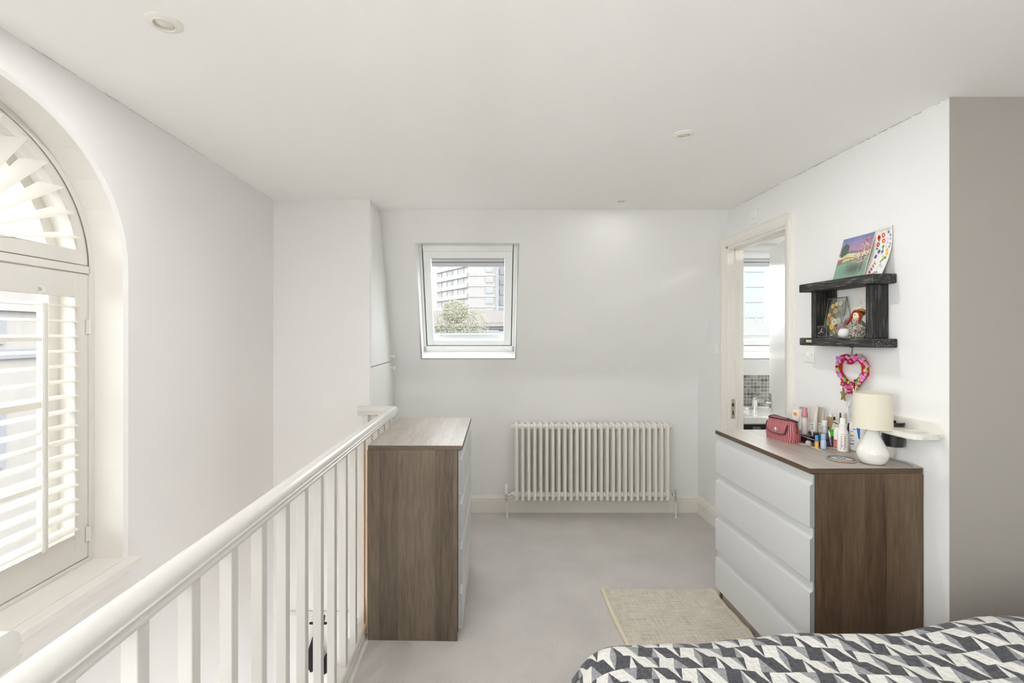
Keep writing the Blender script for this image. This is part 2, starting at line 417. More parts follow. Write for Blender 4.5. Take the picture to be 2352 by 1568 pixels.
# ------------------------------------------------------------------ arched window: sash, glass, sill, shutters
w1 = holder('window_1')
XS = -1.79
mb = MB()
a_o, a_i = arch(WR), arch(WR-.05)
for i in range(len(a_o)-1):
    p, q, r, s_ = a_o[i], a_o[i+1], a_i[i+1], a_i[i]
    for xx in (XS, XS-.05): mb.add([(xx, *p), (xx, *q), (xx, *r), (xx, *s_)], [(0,1,2,3)])
    mb.add([(XS, *s_), (XS, *r), (XS-.05, *r), (XS-.05, *s_)], [(0,1,2,3)])
mb.box(XS-.05, XS, WY-WR+.05, WY+WR-.05, WZ0-.03, WZ0+.06); mb.box(XS-.05, XS, WY-WR+.05, WY+WR-.05, WZS-.03, WZS+.03)
mb.box(XS-.04, XS-.005, WY-WR+.05, WY+WR-.05, 1.27, 1.31); mb.box(XS-.045, XS, WY-.02, WY+.02, WZ0, WZS+WR-.05)
for zz in (.95, 1.55): mb.box(XS-.035, XS-.01, WY-WR+.05, WY+WR-.05, zz-.009, zz+.009)
mb.box(XS-.035, XS-.01, WY+.225, WY+.243, WZ0, WZS+.5); mb.box(XS-.035, XS-.01, WY-.243, WY-.225, WZ0, WZS+.5)
mb.build('window_frame', M_SILL, w1, fix=False)
g = arch(WR-.048); mb = MB(); mb.add([(XS-.025, *p) for p in g], [tuple(range(len(g)))]); mb.build('pane', M_GLASS, w1, fix=False)
# shutter lining frame standing in the reveal
mb = MB(); f_o, f_i = arch(WR-.001), arch(WR-.024)
for i in range(len(f_o)-1):
    p, q, r, s_ = f_o[i], f_o[i+1], f_i[i+1], f_i[i]
    mb.add([(-1.645, *p), (-1.645, *q), (-1.645, *r), (-1.645, *s_)], [(0,1,2,3)])
    mb.add([(-1.645, *s_), (-1.645, *r), (-1.70, *r), (-1.70, *s_)], [(0,1,2,3)])
mb.box(-1.70, -1.645, WY-WR+.02, WY+WR-.02, 1.818, 1.848, b=.002); mb.box(-1.70, -1.645, WY-WR+.02, WY+WR-.02, WZ0, WZ0+.014, b=.002)
mb.build('shutter_lining', M_SILL, w1, fix=False)
# sill board with moulded apron
SP = [(-1.80, WZ0-.03), (-1.80, WZ0), (-1.475, WZ0), (-1.463, WZ0-.006), (-1.462, WZ0-.024), (-1.468, WZ0-.032), (XL, WZ0-.033)]
mb = MB()
mb.box(XO, XL, WY-WR+.001, WY+WR-.001, WZ0-.03, WZ0); mb.box(XL-.001, -1.463, WY-WR-.025, WY+WR+.025, WZ0-.032, WZ0, b=.005)
APR = [(XL-.001, WZ0-.032), (-1.476, WZ0-.032), (-1.478, WZ0-.05), (-1.488, WZ0-.058), (-1.492, WZ0-.085), (-1.503, WZ0-.098), (-1.505, WZ0-.12), (XL-.001, WZ0-.125)]
mb.prism(APR, 'y', WY-WR-.005, WY+WR-.02); mb.build('window_sill', bpy.data.materials['reveal_paint'], w1)

M_GAPB = mat('shutter_gap_shadowline', (.22, .18, .12, 1), .9)
def blade_poly(wd, th, n=5):
    top = [(-wd/2+wd*i/n, th/2*math.sin(PI*i/n)) for i in range(n+1)]
    return top+[(x, -z) for x, z in reversed(top[1:-1])]
# two tier-on louvred panels (the far one shows, the near one is its mirror outside the frame)
for k, (y0, y1) in enumerate(((1.4175, 1.940), (.888, 1.4105))):
    t = thing('louvred_shutter', ('cream slatted shutter panel hinged at the right of the arched window', 'cream slatted shutter panel at the near side of the arched window')[k], 'shutter', (-1.664, (y0+y1)/2, WZ0+.016))
    mb = W(t); zb, zt = WZ0+.017, 1.8155
    st = .060
    mb.box(-1.678, -1.65, y0, y0+st, zb, zt, b=.003); mb.box(-1.678, -1.65, y1-st, y1, zb, zt, b=.003)
    mb.build('stile', M_SILL, t)
    W(t).box(-1.677, -1.651, y0+st-.001, y1-st+.001, 1.717, zt-.001, b=.002).build('top_rail', M_SILL, t)
    W(t).box(-1.677, -1.651, y0+st-.001, y1-st+.001, zb+.001, .762, b=.002).build('bottom_rail', M_SILL, t)
    m0 = MB(); m0.prism(blade_poly(.064, .011), 'y', -(y1-y0-2*st)/2+.001, (y1-y0-2*st)/2-.001); lm = m0.mesh('louver', M_SILL)
    for i in range(16):
        zz = .790+.0593*i
        o = obj('louver', lm, t, (0.0015, 0, zz-t.location.z)); o.rotation_euler = (0, math.radians(6), 0)
    yr = 1.724 if k == 0 else 1.105
    W(t).box(-1.632, -1.619, yr-.0105, yr+.0105, .765, 1.685, b=.004).build('tilt_rod', M_SILL, t)
    mb = W(t); mb.tube([(-1.65, yr+.005, 1.722), (-1.632, yr+.005, 1.728), (-1.634, yr+.005, 1.742), (-1.65, yr+.005, 1.744)], .006, 8); mb.build('stop_pin', M_SILL, t)
    W(t).tube([(-1.6485, y1+.0015, zb), (-1.6485, y1+.0015, zt)], .0014, 6).build('gap_line', M_GAPB, t)
    if k == 0:
        for zz in (1.60, .745):
            mb = W(t); mb.lathe([(.006, -.03), (.006, .03)], (-1.647, 1.9425, zz), 10); mb.box(-1.6475, -1.6445, 1.925, 1.955, zz-.03, zz+.03); mb.build('hinge', M_SILL, t)
# sunburst panel in the arch
t = thing('sunburst_shutter', 'cream arched shutter with fan blades in the top of the arched window', 'shutter', (-1.664, WY, 1.85))
mb = W(t); r0, r1 = WR-.026, .472; n = 28
for i in range(n):
    a, b = PI*i/n, PI*(i+1)/n
    P = lambda r, q: (WY-r*math.cos(q), WZS+.012+r*math.sin(q))
    for xx in (-1.65, -1.678): mb.add([(xx, *P(r0, a)), (xx, *P(r0, b)), (xx, *P(r1, b)), (xx, *P(r1, a))], [(0,1,2,3)])
    mb.add([(-1.65, *P(r1, a)), (-1.65, *P(r1, b)), (-1.678, *P(r1, b)), (-1.678, *P(r1, a))], [(0,1,2,3)])
    mb.add([(-1.65, *P(r0, a)), (-1.65, *P(r0, b)), (-1.678, *P(r0, b)), (-1.678, *P(r0, a))], [(0,1,2,3)])
mb.build('arch_frame', M_SILL, t, fix=False)
W(t).box(-1.679, -1.649, WY-r0, WY+r0, 1.8495, 1.909, b=.003).build('bottom_rail', M_SILL, t)
mb = W(t); mb.prism([(WY+.075*math.cos(PI*i/14), 1.905+.075*math.sin(PI*i/14)) for i in range(15)], 'x', -1.682, -1.645); mb.build('hub', M_SILL, t)
o = W(t).tube([(-1.6465, WY-.5235*math.cos(PI*i/40), WZS+.003+.5235*math.sin(PI*i/40)) for i in range(41)], .0016, 6).build('gap_line', M_GAPB, t)
W(t).tube([(-1.6482, WY-r0, 1.8488), (-1.6482, WY+r0, 1.8488)], .0016, 6).build('gap_line', M_GAPB, t)
nb = 14
for i in range(1, nb+1):
    a = PI*i/(nb+1)
    # blade: thin tapered leaf, broad edge at the rim, turned open about its radial axis
    L0, L1 = .07, .466; w0, w1_ = .016, .088
    m0 = MB()
    secs = []
    for (rr, wd) in ((L0, w0), ((L0+L1)/2, (w0+w1_)/2), (L1, w1_)):
        secs.append([(rr, p, q) for p, q in blade_poly(wd, .009, 4)])
    vs = [v for s_ in secs for v in s_]; m_ = len(secs[0]); fs = [tuple(range(m_)), tuple(range(3*m_-1, 2*m_-1, -1))]
    for s_ in range(2):
        for q in range(m_): fs.append((s_*m_+q, s_*m_+(q+1) % m_, (s_+1)*m_+(q+1) % m_, (s_+1)*m_+q))
    m0.add(vs, fs)
    o = m0.build('fan_blade', M_SILL, t)
    # local: radial=X, blade width=Y, thickness=Z  ->  world: radial=(0,cos a,sin a), width mostly along room X
    rad = Vector((0, math.cos(a), math.sin(a))); tan = Vector((0, -math.sin(a), math.cos(a))); xx = Vector((1, 0, 0))
    op = math.radians(-17)
    wv = xx*math.cos(op)+tan*math.sin(op); th = rad.cross(wv)
    M = Matrix((rad, wv, th)).transposed().to_4x4()
    o.matrix_local = Matrix.Translation((0, 0, 1.868-1.85)) @ M

# ------------------------------------------------------------------ skylights
E_UP = Vector((0, -KS, 1)).normalized(); E_N = Vector((0, -1, -KS)).normalized()   # up the slope, into the room
def skylight(name, x0, x1):
    h = holder(name); L = .983
    M = Matrix((Vector((1, 0, 0)), E_UP, E_N)).transposed().to_4x4(); M.translation = Vector((x0, slopeY(SZ0), SZ0))
    B = lambda: MB(M)
    wd = x1-x0
    mb = B(); t_ = .012
    mb.box(-t_, 0, -t_, L+t_, -.24, 0); mb.box(wd, wd+t_, -t_, L+t_, -.24, 0); mb.box(0, wd, -t_, 0, -.24, 0); mb.box(0, wd, L, L+t_, -.24, 0)
    mb.build('reveal_lining', M_PVC, h)
    D = -.15; fw = .026
    mb = B()
    mb.box(0, fw-.003, 0, L, D-.08, D+.004, b=.003); mb.box(wd-fw+.003, wd, 0, L, D-.08, D+.004, b=.003); mb.box(0, wd, 0, .052, D-.08, D+.004, b=.003); mb.box(fw+.0034, wd-fw-.0034, .902, L, D-.08, D+.008, b=.003)
    mb.box(.03, wd-.03, .925, .95, D+.010, D+.024, b=.004)
    mb.build('window_frame', M_PVC, h)
    mb = B(); mb.box(fw-.0028, fw+.0028, .055, L, D-.06, D-.001); mb.box(wd-fw-.0028, wd-fw+.0028, .055, L, D-.06, D-.001); mb.box(fw, wd-fw, .0525, .0568, D-.06, D-.004); mb.build('gap_seal', M_DARKGAP, h)
    s0, s1 = fw+.003, wd-fw-.003; gl, gr = s0+.062, s1-.066
    mb = B(); mb.box(s0, gl, .057, .90, D-.05, D, b=.004); mb.box(gr, s1, .057, .90, D-.05, D, b=.004); mb.box(gl-.002, gr+.002, .057, .105, D-.05, D, b=.004); mb.box(gl-.002, gr+.002, .838, .90, D-.05, D, b=.004)
    mb.build('sash', M_PVC, h)
    mb = B(); mb.box(gl-.003, gr+.003, .10, .84, D-.042, D-.038); mb.build('pane', M_GLASS, h)
    mb = B(); mb.box(gl-.02, gr+.02, .04, .137, D-.09, D-.065); mb.build('outer_flashing', M_PVC, h)
    bl = B(); bl.box(gl+.004, gr-.004, .806, .832, D-.036, D-.014, b=.004); bl.box(gl+.004, gr-.004, .764, .800, D-.034, D-.018, b=.004); o = bl.build('roller_blind', M_BLIND, h)
    mb = B(); mb.box(gl, gr, .832, .8385, D-.036, D-.02); mb.box(gl+.002, gr-.002, .799, .807, D-.038, D-.03); mb.build('blind_gap', M_DARKGAP, o)
    return h
skylight('window_2', *SKY[0]); skylight('window_3', *SKY[1])
# added unseen window in the left wall, there to let the fill lamp in
h = holder('added_window'); a, b, c, d = SIDE_H[0]; mb = MB()
mb.box(XS-.05, XS, a, b, c, c+.05); mb.box(XS-.05, XS, a, b, d-.05, d); mb.box(XS-.05, XS, a, a+.05, c+.05, d-.05); mb.box(XS-.05, XS, b-.05, b, c+.05, d-.05); mb.box(XS-.04, XS-.005, a+.05, b-.05, 1.63, 1.67)
mb.build('window_frame', M_SILL, h); MB().box(XS-.028, XS-.022, a+.04, b-.04, c+.04, d-.04).build('pane', M_GLASS, h)
# ------------------------------------------------------------------ eaves cupboard doors in the side of the boxed wall
t = thing('eaves_cupboard', 'white flush cupboard doors under the slope beside the skylight', 'cupboard', (-.826, 3.7, 0))
def eave_poly(z0, z1):
    zz = [z0+(z1-z0)*i/8 for i in range(9)]
    return [(3.338, z0)]+[(slopeY(z)-.028, z) for z in zz]+[(3.338, z1)]
for (z0, z1, kz) in ((1.338, 2.472, 1.378), (.16, 1.330, 1.282)):
    mb = W(t); mb.prism(eave_poly(z0, z1), 'x', -.8258, -.818); o = mb.build('door', M_WHITE, t)
    mb = W(t); mb.lathe([(.012, 0), (.008, .006), (.007, .014), (.015, .020), (.017, .030), (.012, .038), (0, .040)], (-.818, 4.005, kz), 14, 'x'); mb.build('knob', M_PVC, o)
mb = W(t); mb.prism([(3.36, .15)]+[(slopeY(z)-.021, z) for z in [.15+.29*i for i in range(9)]]+[(3.36, 2.4755)], 'x', -.8259, -.8255); mb.build('door_gap', mat('cupboard_gap', (.30, .28, .25, 1), .9), t)

# ------------------------------------------------------------------ balustrade
t = thing('balustrade', 'white painted banister with square balusters along the stairwell', 'banister', (-.657, 2.0, 0))
RPH = [(0, .0245), (.011, .0230), (.020, .0185), (.0262, .0115), (.0288, .003), (.0290, -.0055), (.0322, -.0075), (.0322, -.0100), (.0285, -.0125), (.0255, -.0175), (.0262, -.0205), (.0305, -.0235), (.0312, -.0280), (.0290, -.0320), (.0240, -.0345)]
RP = [(a, b) for a, b in RPH[::-1]]+[(-a, b) for a, b in RPH[1:]]
RX = -.657
def rail_z(y): return 1.071-.0125*(y-.72)
def sweep(mb, secs):
    m_ = len(secs[0]); vs = [v for s_ in secs for v in s_]; fs = [tuple(range(m_)), tuple(range(len(vs)-1, len(vs)-m_-1, -1))]
    for i in range(len(secs)-1):
        for q in range(m_): fs.append((i*m_+q, i*m_+(q+1) % m_, (i+1)*m_+(q+1) % m_, (i+1)*m_+q))
    return mb.add(vs, fs)
YE = 3.288
secs = [[(RX+a, y, rail_z(y)+b) for a, b in RP] for y in (-.6, .2, 1.0, 2.0, 3.0)]
secs += [[(RX+a, YE-.0325+a, rail_z(YE)+b) for a, b in RP][::1]]        # mitre towards the return
mb = W(t)
secs[-1] = [(RX+a, YE+a*1.0-.0, rail_z(YE)+b) for a, b in RP]
sweep(mb, secs); mb.build('handrail', M_RAIL, t, ang=38)
mb = W(t); sweep(mb, [[(RX+a, YE+a, rail_z(YE)+b) for a, b in RP], [(-.897, YE+a, rail_z(YE)+b) for a, b in RP]]); mb.build('return_rail', M_RAIL, t, ang=38)
m0 = MB(); m0.box(-.016, .016, -.016, .016, .035, 1.046, b=.0015); bm_ = m0.mesh('baluster', M_RAIL)
for i in range(-6, 15):
    y = .876+.1592*i+(.002 if i > 6 else 0)
    if y > 3.2: continue
    obj('baluster', bm_, t, (0, y-2.0, 0))
for x_ in (-.79, -.845): obj('baluster', bm_, t, (x_+.657, YE-2.0, -.012))
BP = [(-.045, 0), (.034, 0), (.034, .022), (.028, .028), (.028, .040), (.020, .046), (-.031, .046), (-.036, .040), (-.036, .028), (-.045, .022)]
mb = W(t); mb.prism([(RX+a, z) for a, z in BP], 'y', -.6, 3.315); mb.build('base_rail', M_RAIL, t)
mb = W(t); mb.box(-.712, EX-.001, -.6, 3.32, -.30, -.001, b=.004); mb.build('string_board', M_RAIL, t)
# second short rail on the far side of the stairs, its profiled end just in frame
t = thing('stair_handrail', 'short white handrail end at the lower left corner of the photo', 'handrail', (-1.1, .724, 1.0))
mb = W(t); sweep(mb, [[(-1.50, .724+a, 1.079+b) for a, b in RP], [(-.748, .724+a, 1.079+b) for a, b in RP]]); mb.build('rail', M_RAIL, t, ang=38)
m0 = MB(); m0.box(-.016, .016, -.016, .016, -1.0, .030, b=.0015)
for x_ in (-1.35, -1.15, -.95): obj('baluster', bm_, t, (x_+1.1, 0, -1.002+.0))

# ------------------------------------------------------------------ hooks and coats down the stairwell
yb_ = 3.326
t = thing('hook_board', 'white board of black coat hooks glimpsed between the balusters', 'coat rack', (-1.2, yb_, -.5))
W(t).box(-1.45, -.95, yb_-.012, yb_, -.425, -.395, b=.003).build('board', M_SILL, t)
for (x0, x1) in ((-1.244, -1.184), (-1.176, -1.116)):
    mb = W(t); mb.box(x0, x1, yb_-.05, yb_-.03, -.469, -.452, b=.007); x_ = (x0+x1)/2; mb.tube([(x_, yb_-.01, -.42), (x_, yb_-.025, -.45), (x_, yb_-.04, -.46)], .005, 8); mb.build('hook', M_BLACK, t)
def coat(name, label, x_, z0, z1, wd):
    mb = MB(); n = 12
    secs = []
    for i in range(7):
        f = i/6; z = z1+(z0-z1)*f; ww = wd*(.45+.55*min(1, f*2.2)); dp = .05*(.5+.5*min(1, f*2))
        secs.append([(x_+ww/2*math.cos(2*PI*k/n)*(1+.08*math.sin(3*k+i)), yb_-.045+dp/1.4*math.sin(2*PI*k/n), z+.012*math.sin(k*2.1)*f) for k in range(n)])
    sweep(mb, secs); mb.build(name, mat(name+'_cloth', (.012, .012, .013, 1), .9), label=label, category='bag')
coat('cloth_bag', 'black cloth bag hanging lower in the stairwell, left one', -1.198, -.77, -.555, .10)
coat('cloth_bag', 'smaller black bag hanging in the stairwell, right one', -1.112, -.785, -.675, .065)

# ------------------------------------------------------------------ chests of drawers
M_HARDB = mat('raw_hardboard', s2l(196, 146, 84), .8, noise=.1, nscale=20)
def chest(name, label, loc, rotz, dark, light, seed):
    t = thing(name, label, 'chest of drawers', loc, rotz)
    W_, L, H = .486, .80, 1.0
    sx = wood(name+'_side', dark, light, 'z', 'x', seed); tp = wood(name+'_top', s2l(134, 120, 108), s2l(196, 186, 176), 'y', 'x', seed+1.3, rough=.45, coat=.45); pl = wood(name+'_edge', dark, light, 'y', 'z', seed+2); sx2 = wood(name+'_end', dark, light, 'x', 'z', seed+3)  # tp is paler: reflected sheen is put into the top's colour
    o = MB().box(0, W_, 0, L, H-.024, H, b=.0015).build('top', [tp, pl, sx2], t)
    for p_ in o.data.polygons:
        if abs(p_.normal.y) > .8: p_.material_index = 2
        elif p_.normal.z < .5: p_.material_index = 1
    for y0 in (0, L-.018): MB().box(.002, W_-.025, y0+.001, y0+.017, 0, H-.0245, b=.001).build('side_panel', sx, t)
    MB().box(-.006, -.0005, .004, L-.004, .03, H-.03).build('back_panel', M_HARDB if seed == 0.0 else sx, t)
    MB().box(W_-.052, W_-.034, .018, L-.018, 0, .07).build('plinth', tp, t)
    for y0 in (.0015, L-.0155): MB().box(W_-.0255, W_-.021, y0, y0+.014, .05, H-.026).build('edge_gap', M_DARKGAP, t)
    z = .066; hts = [.226, .227, .228, .228]
    for h in hts:
        f0 = W_-.0205; f1 = W_-.0005; z1 = z+h-.003
        prof = [(f0, z), (f1-.001, z), (f1, z+.001), (f1, z1-.050), (f1-.002, z1-.046), (f1-.008, z1-.043), (f1-.0125, z1-.038), (f1-.0135, z1-.030), (f1-.0135, z1-.001), (f1-.0145, z1), (f0, z1)]
        o = MB().prism([(a, b) for a, b in prof], 'y', .001, L-.001).build('drawer', [M_DRAWER, M_DREDGE], t)
        for p_ in o.data.polygons:
            if abs(p_.normal.y) > .8: p_.material_index = 1
        MB().box(.03, f0-.002, .03, L-.03, z+.02, z1-.06).build('drawer_box', M_WHITE, o)
        z += h
    return t
chest('chest_of_drawers', 'grey-brown wood chest of drawers with white fronts against the banister', (-.608, 2.3995, 0), math.radians(-1.3), s2l(66, 54, 41), s2l(136, 121, 105), 0.0)
chest('chest_of_drawers', 'dark brown wood chest of drawers carrying the lamp and toiletries', (1.849, 2.793, 0), math.radians(180.75), s2l(52, 36, 23), s2l(122, 100, 78), 4.0)

# ------------------------------------------------------------------ radiator
t = thing('column_radiator', 'cream column radiator under the slope beside the skylight', 'radiator', (.9, 4.02, 0))
def section():
    m = MB(); r = .0138
    ys = (-.052, 0, .052); zt, zb = .806, .152
    for y in ys:
        m.tube([(0, y, zb+.012), (0, y, zt-.012)], r, 10)
    for (z, s_) in ((zt-.016, 1), (zb+.016, -1)):
        m.tube([(0, -.052, z-s_*.022), (0, -.052, z-s_*.006), (0, -.046, z+s_*.004), (0, -.036, z+s_*.008), (0, .036, z+s_*.008), (0, .046, z+s_*.004), (0, .052, z-s_*.006), (0, .052, z-s_*.022)], [r, r, r*1.0, r*1.02, r*1.02, r, r, r], 10)
        zz = .775 if s_ > 0 else .198
        m.lathe([(.0215, -.0256), (.0235, -.023), (.0235, .023), (.0215, .0256)], (0, -.012, zz), 14, 'x')
        m.box(-.0105, .0105, -.05, .05, zz-.024, zz+.024, b=.006)
    return m.mesh('section', M_RAD, ang=50)
sm = section()
X0, PITCH = .2575, .0513
for i in range(26): obj('section', sm, t, (X0+PITCH*i-.9, 0, 0))
for (x_, s_, zz) in ((X0-.026, -1, .775), (X0-.026, -1, .198), (X0+25*PITCH+.026, 1, .775), (X0+25*PITCH+.026, 1, .198)):
    mb = MB(); mb.lathe([(.021, 0), (.021, s_*.006), (.0165, s_*.009), (.0165, s_*.018), (.010, s_*.020), (0, s_*.020)], (x_-.9, 0, zz), 6, 'x'); mb.build('end_plug', M_RAD, t, smooth=False)
def vlv(xv, zc, trv):
    mb = W(t); y = 4.004; zb = .185
    mb.lathe([(.009, zb-.05), (.012, zb-.046), (.012, zb-.028), (.008, zb-.026), (.010, zb-.012), (.012, zb+.012), (.010, zb+.02)], (xv, y, 0), 12)
    dx = (X0-.045) if xv < .9 else (X0+25*PITCH+.045)
    mb.tube([(xv, y, zb+.002), ((xv+dx)/2, y+.006, zb+.006), (dx, y+.012, .198)], [.007, .008, .008], 8)
    mb.lathe([(.011, -.006), (.011, .006)], ((xv*.55+dx*.45), y+.006, zb+.005), 6, 'x')
    v = mb.build('thermostatic_valve' if trv else 'lockshield_valve', M_CHROME, t)
    mb = W(t)
    if trv: mb.lathe([(.012, .202), (.0165, .206), (.0168, .225), (.0150, .230), (.0165, .236), (.0165, .276), (.0145, .286), (.008, .288), (0, .288)], (xv, y, 0), 16)
    else: mb.lathe([(.0105, .196), (.0115, .200), (.0112, .232), (.008, .238), (0, .239)], (xv, y, 0), 12)
    mb.build('valve_cap', M_PVC if trv else M_CHROME, v)
    mb = W(t); mb.tube([(xv, y, .14), (xv+(.006 if trv else 0), y-.002, .03), (xv+(.01 if trv else 0), y-.004, .0)], .0078, 10); mb.lathe([(.013, 0.0), (.011, .006)], (xv+(.01 if trv else 0), y-.004, 0), 10); mb.build('pipe', M_RAD, t)
vlv(.171, .2, True); vlv(1.621, .2, False)

# ------------------------------------------------------------------ downlights
DL = 4.4
def downlight(x, y, label, power=DL):
    t = thing('downlight', label, 'light', (x, y, ZC), group='ceiling downlights')
    mb = MB(); mb.lathe([(.050, 0), (.050, -.002), (.046, -.005), (.034, -.0065), (.0325, -.009), (.0305, -.009), (.029, -.0065)], n=40, caps=False); mb.build('trim_ring', M_RAD, t)
    mb = MB(); mb.lathe([(.029, -.0065), (.0275, -.001), (.0245, -.0005)], n=32, caps=False); mb.build('reflector', mat('downlight_reflector', (.62, .58, .48, 1), .35), t)
    mb = MB(); mb.lathe([(.0245, -.0005), (.022, -.0025), (.012, -.0045), (0, -.005)], n=28); mb.build('bulb', mat('downlight_lens', (.75, .74, .72, 1), .12), t)
    l = bpy.data.lights.new('downlight_glow', 'AREA'); l.shape = 'DISK'; l.size = .045; l.energy = power; l.color = (1.0, .985, .965)
    o = bpy.data.objects.new('downlight_glow', l); COL.objects.link(o); o.parent = t; o.location = (0, 0, -.0095)
    return t
downlight(-.989, 1.437, 'white recessed downlight in the ceiling above the arched window')
downlight(.9455, 2.239, 'white recessed downlight in the middle of the ceiling')
downlight(.95, .55, 'added fill downlight above the bed, out of frame', 1.8)  # unseen fitting added as fill light
downlight(-.30, -.6, 'added fill downlight behind the camera')  # another added fitting, fills the room from behind
downlight(.962, 3.347, 'white recessed downlight farthest away, near the sloping wall', .7)

# ------------------------------------------------------------------ switch plates
def plate(name, label, y, z, wd, ht, kind):
    t = thing(name, label, 'switch' if kind != 'socket' else 'socket', (XR, y, z))
    MB().box(-.009, .0005, -wd/2, wd/2, -ht/2, ht/2, b=.003).build('face_plate', M_SOCKET, t)
    if kind == 'switch':
        m = MB(); m.box(-.013, -.008, -.011, .011, -.013, .015, b=.002); m.build('rocker', M_PVC, t)
        for s_ in (-1, 1): MB().lathe([(.003, 0), (.003, -.0005)], (-.009, s_*.030, 0), 8, 'x').build('screw', M_CHROME, t)
    elif kind == 'isolator':
        m = MB(); m.box(-.016, -.008, -.012, .012, -.004, .004, b=.002); m.build('rocker', M_PVC, t); MB().box(-.0095, -.009, -.02, .02, -.0145, -.0135).build('marking', M_CRACK, t)
    else:
        m = MB(); m.box(-.011, -.008, -.012, .012, -.012, .012, b=.002); m.build('cover', M_PVC, t)
        for s_ in (-1, 1): MB().lathe([(.003, 0), (.003, -.0005)], (-.009, s_*.028, 0), 8, 'x').build('screw', M_CHROME, t)
d = 2008/(1732-1117); plate('wall_switch', 'small white isolator switch above the bathroom doorway', d, EYE+(767-498)*d/FPX, .09, .10, 'isolator')
d = 2008/(1859.5-1117); plate('wall_switch', 'white single light switch just under the black shelf', d, EYE+(767-815)*d/FPX, .086, .086, 'switch')
d = 2008/(1647-1117); plate('wall_socket', 'white wall plate left of the bathroom door frame', d, EYE+(767-800)*d/FPX, .075, .086, 'socket')

# ------------------------------------------------------------------ rug
def jute():
    m = bpy.data.materials.new('jute_weave'); m.use_nodes = True; nt = m.node_tree; p = nt.nodes['Principled BSDF']; p.inputs['Roughness'].default_value = .9
    tc = nt.nodes.new('ShaderNodeTexCoord'); sp = nt.nodes.new('ShaderNodeSeparateXYZ'); nt.links.new(tc.outputs['Object'], sp.inputs[0])
    x, y = X(nt, sp.outputs[0]), X(nt, sp.outputs[1])
    def streak(a, b, s1, s2, det=2):
        cb = nt.nodes.new('ShaderNodeCombineXYZ'); nt.links.new((a*s1).k, cb.inputs[0]); nt.links.new((b*s2).k, cb.inputs[1])
        n = nt.nodes.new('ShaderNodeTexNoise'); n.inputs['Scale'].default_value = 1; n.inputs['Detail'].default_value = det; nt.links.new(cb.outputs[0], n.inputs['Vector']); return X(nt, n.outputs['Fac'])
    wx = (x*(2*PI/.0085)).op('SINE'); wy = (y*(2*PI/.0092)).op('SINE')
    thr = wx*.045+wy*.07
    v = streak(x, y, 170, 7)*.42+streak(x, y, 8, 150)*.50+thr+streak(x, y, 6, 6, 4)*.16-.05
    nt.links.new(ramp(nt, v.k, [(.22, s2l(156, 146, 130)), (.46, s2l(212, 204, 190)), (.75, s2l(240, 233, 220))]), p.inputs['Base Color'])
    bp = nt.nodes.new('ShaderNodeBump'); bp.inputs['Strength'].default_value = .6; bp.inputs['Distance'].default_value = .003
    nt.links.new((wx*wy).k, bp.inputs['Height']); nt.links.new(bp.outputs['Normal'], p.inputs['Normal']); return m
t = thing('jute_rug', 'pale woven jute rug on the carpet between bed and dark chest', 'rug', (1.03, 2.2, 0))
def rug_x(s, y):
    if s > 0:
        return 1.380+.006*math.sin(y*23)+.004*math.sin(y*51+1)
    return .700+.004*math.sin(y*9)
def rug_fn(u, v):
    y = 1.55+(2.872-1.55)*v; a, b = rug_x(-1, y)+.016, rug_x(1, y)-.016
    edge = max(0, (u-.9)/.1); return (a+(b-a)*u, y+.006*math.sin(u*3)-.012*u, .007+.008*edge*edge*abs(math.sin(y*16)))
mb = W(t); mb.grid(rug_fn, 40, 60); mb.grid(lambda u, v: (lambda p: (p[0], p[1], .001))(rug_fn(u, v)), 2, 60)
mb.build('mat_body', jute(), t, fix=False)
M_EDGE = mat('cream_rug_edging', s2l(216, 202, 180), .9, noise=.06, nscale=60)
for s_ in (-1, 1):
    mb = W(t)
    ys = [1.55+(2.872-1.55)*i/60 for i in range(61)]
    u = 0 if s_ < 0 else 1
    pts = [rug_fn(u, (y-1.55)/(2.872-1.55)) for y in ys]
    for i in range(60):
        p, q = pts[i], pts[i+1]; e = .017
        x0, x1 = (p[0]-e, p[0]+.003) if s_ < 0 else (p[0]-.003, p[0]+e); y0, y1 = (q[0]-e, q[0]+.003) if s_ < 0 else (q[0]-.003, q[0]+e)
        mb.add([(x0, p[1], .001), (x1, p[1], .001), (x1, p[1], p[2]+.004), (x0, p[1], p[2]+.004), (y0, q[1], .001), (y1, q[1], .001), (y1, q[1], q[2]+.004), (y0, q[1], q[2]+.004)],
               [(0,1,5,4), (3,7,6,2), (0,4,7,3), (1,2,6,5)]+([(4,5,6,7)] if i == 59 else [])+([(0,3,2,1)] if i == 0 else []))
    mb.build('edging', M_EDGE, t)

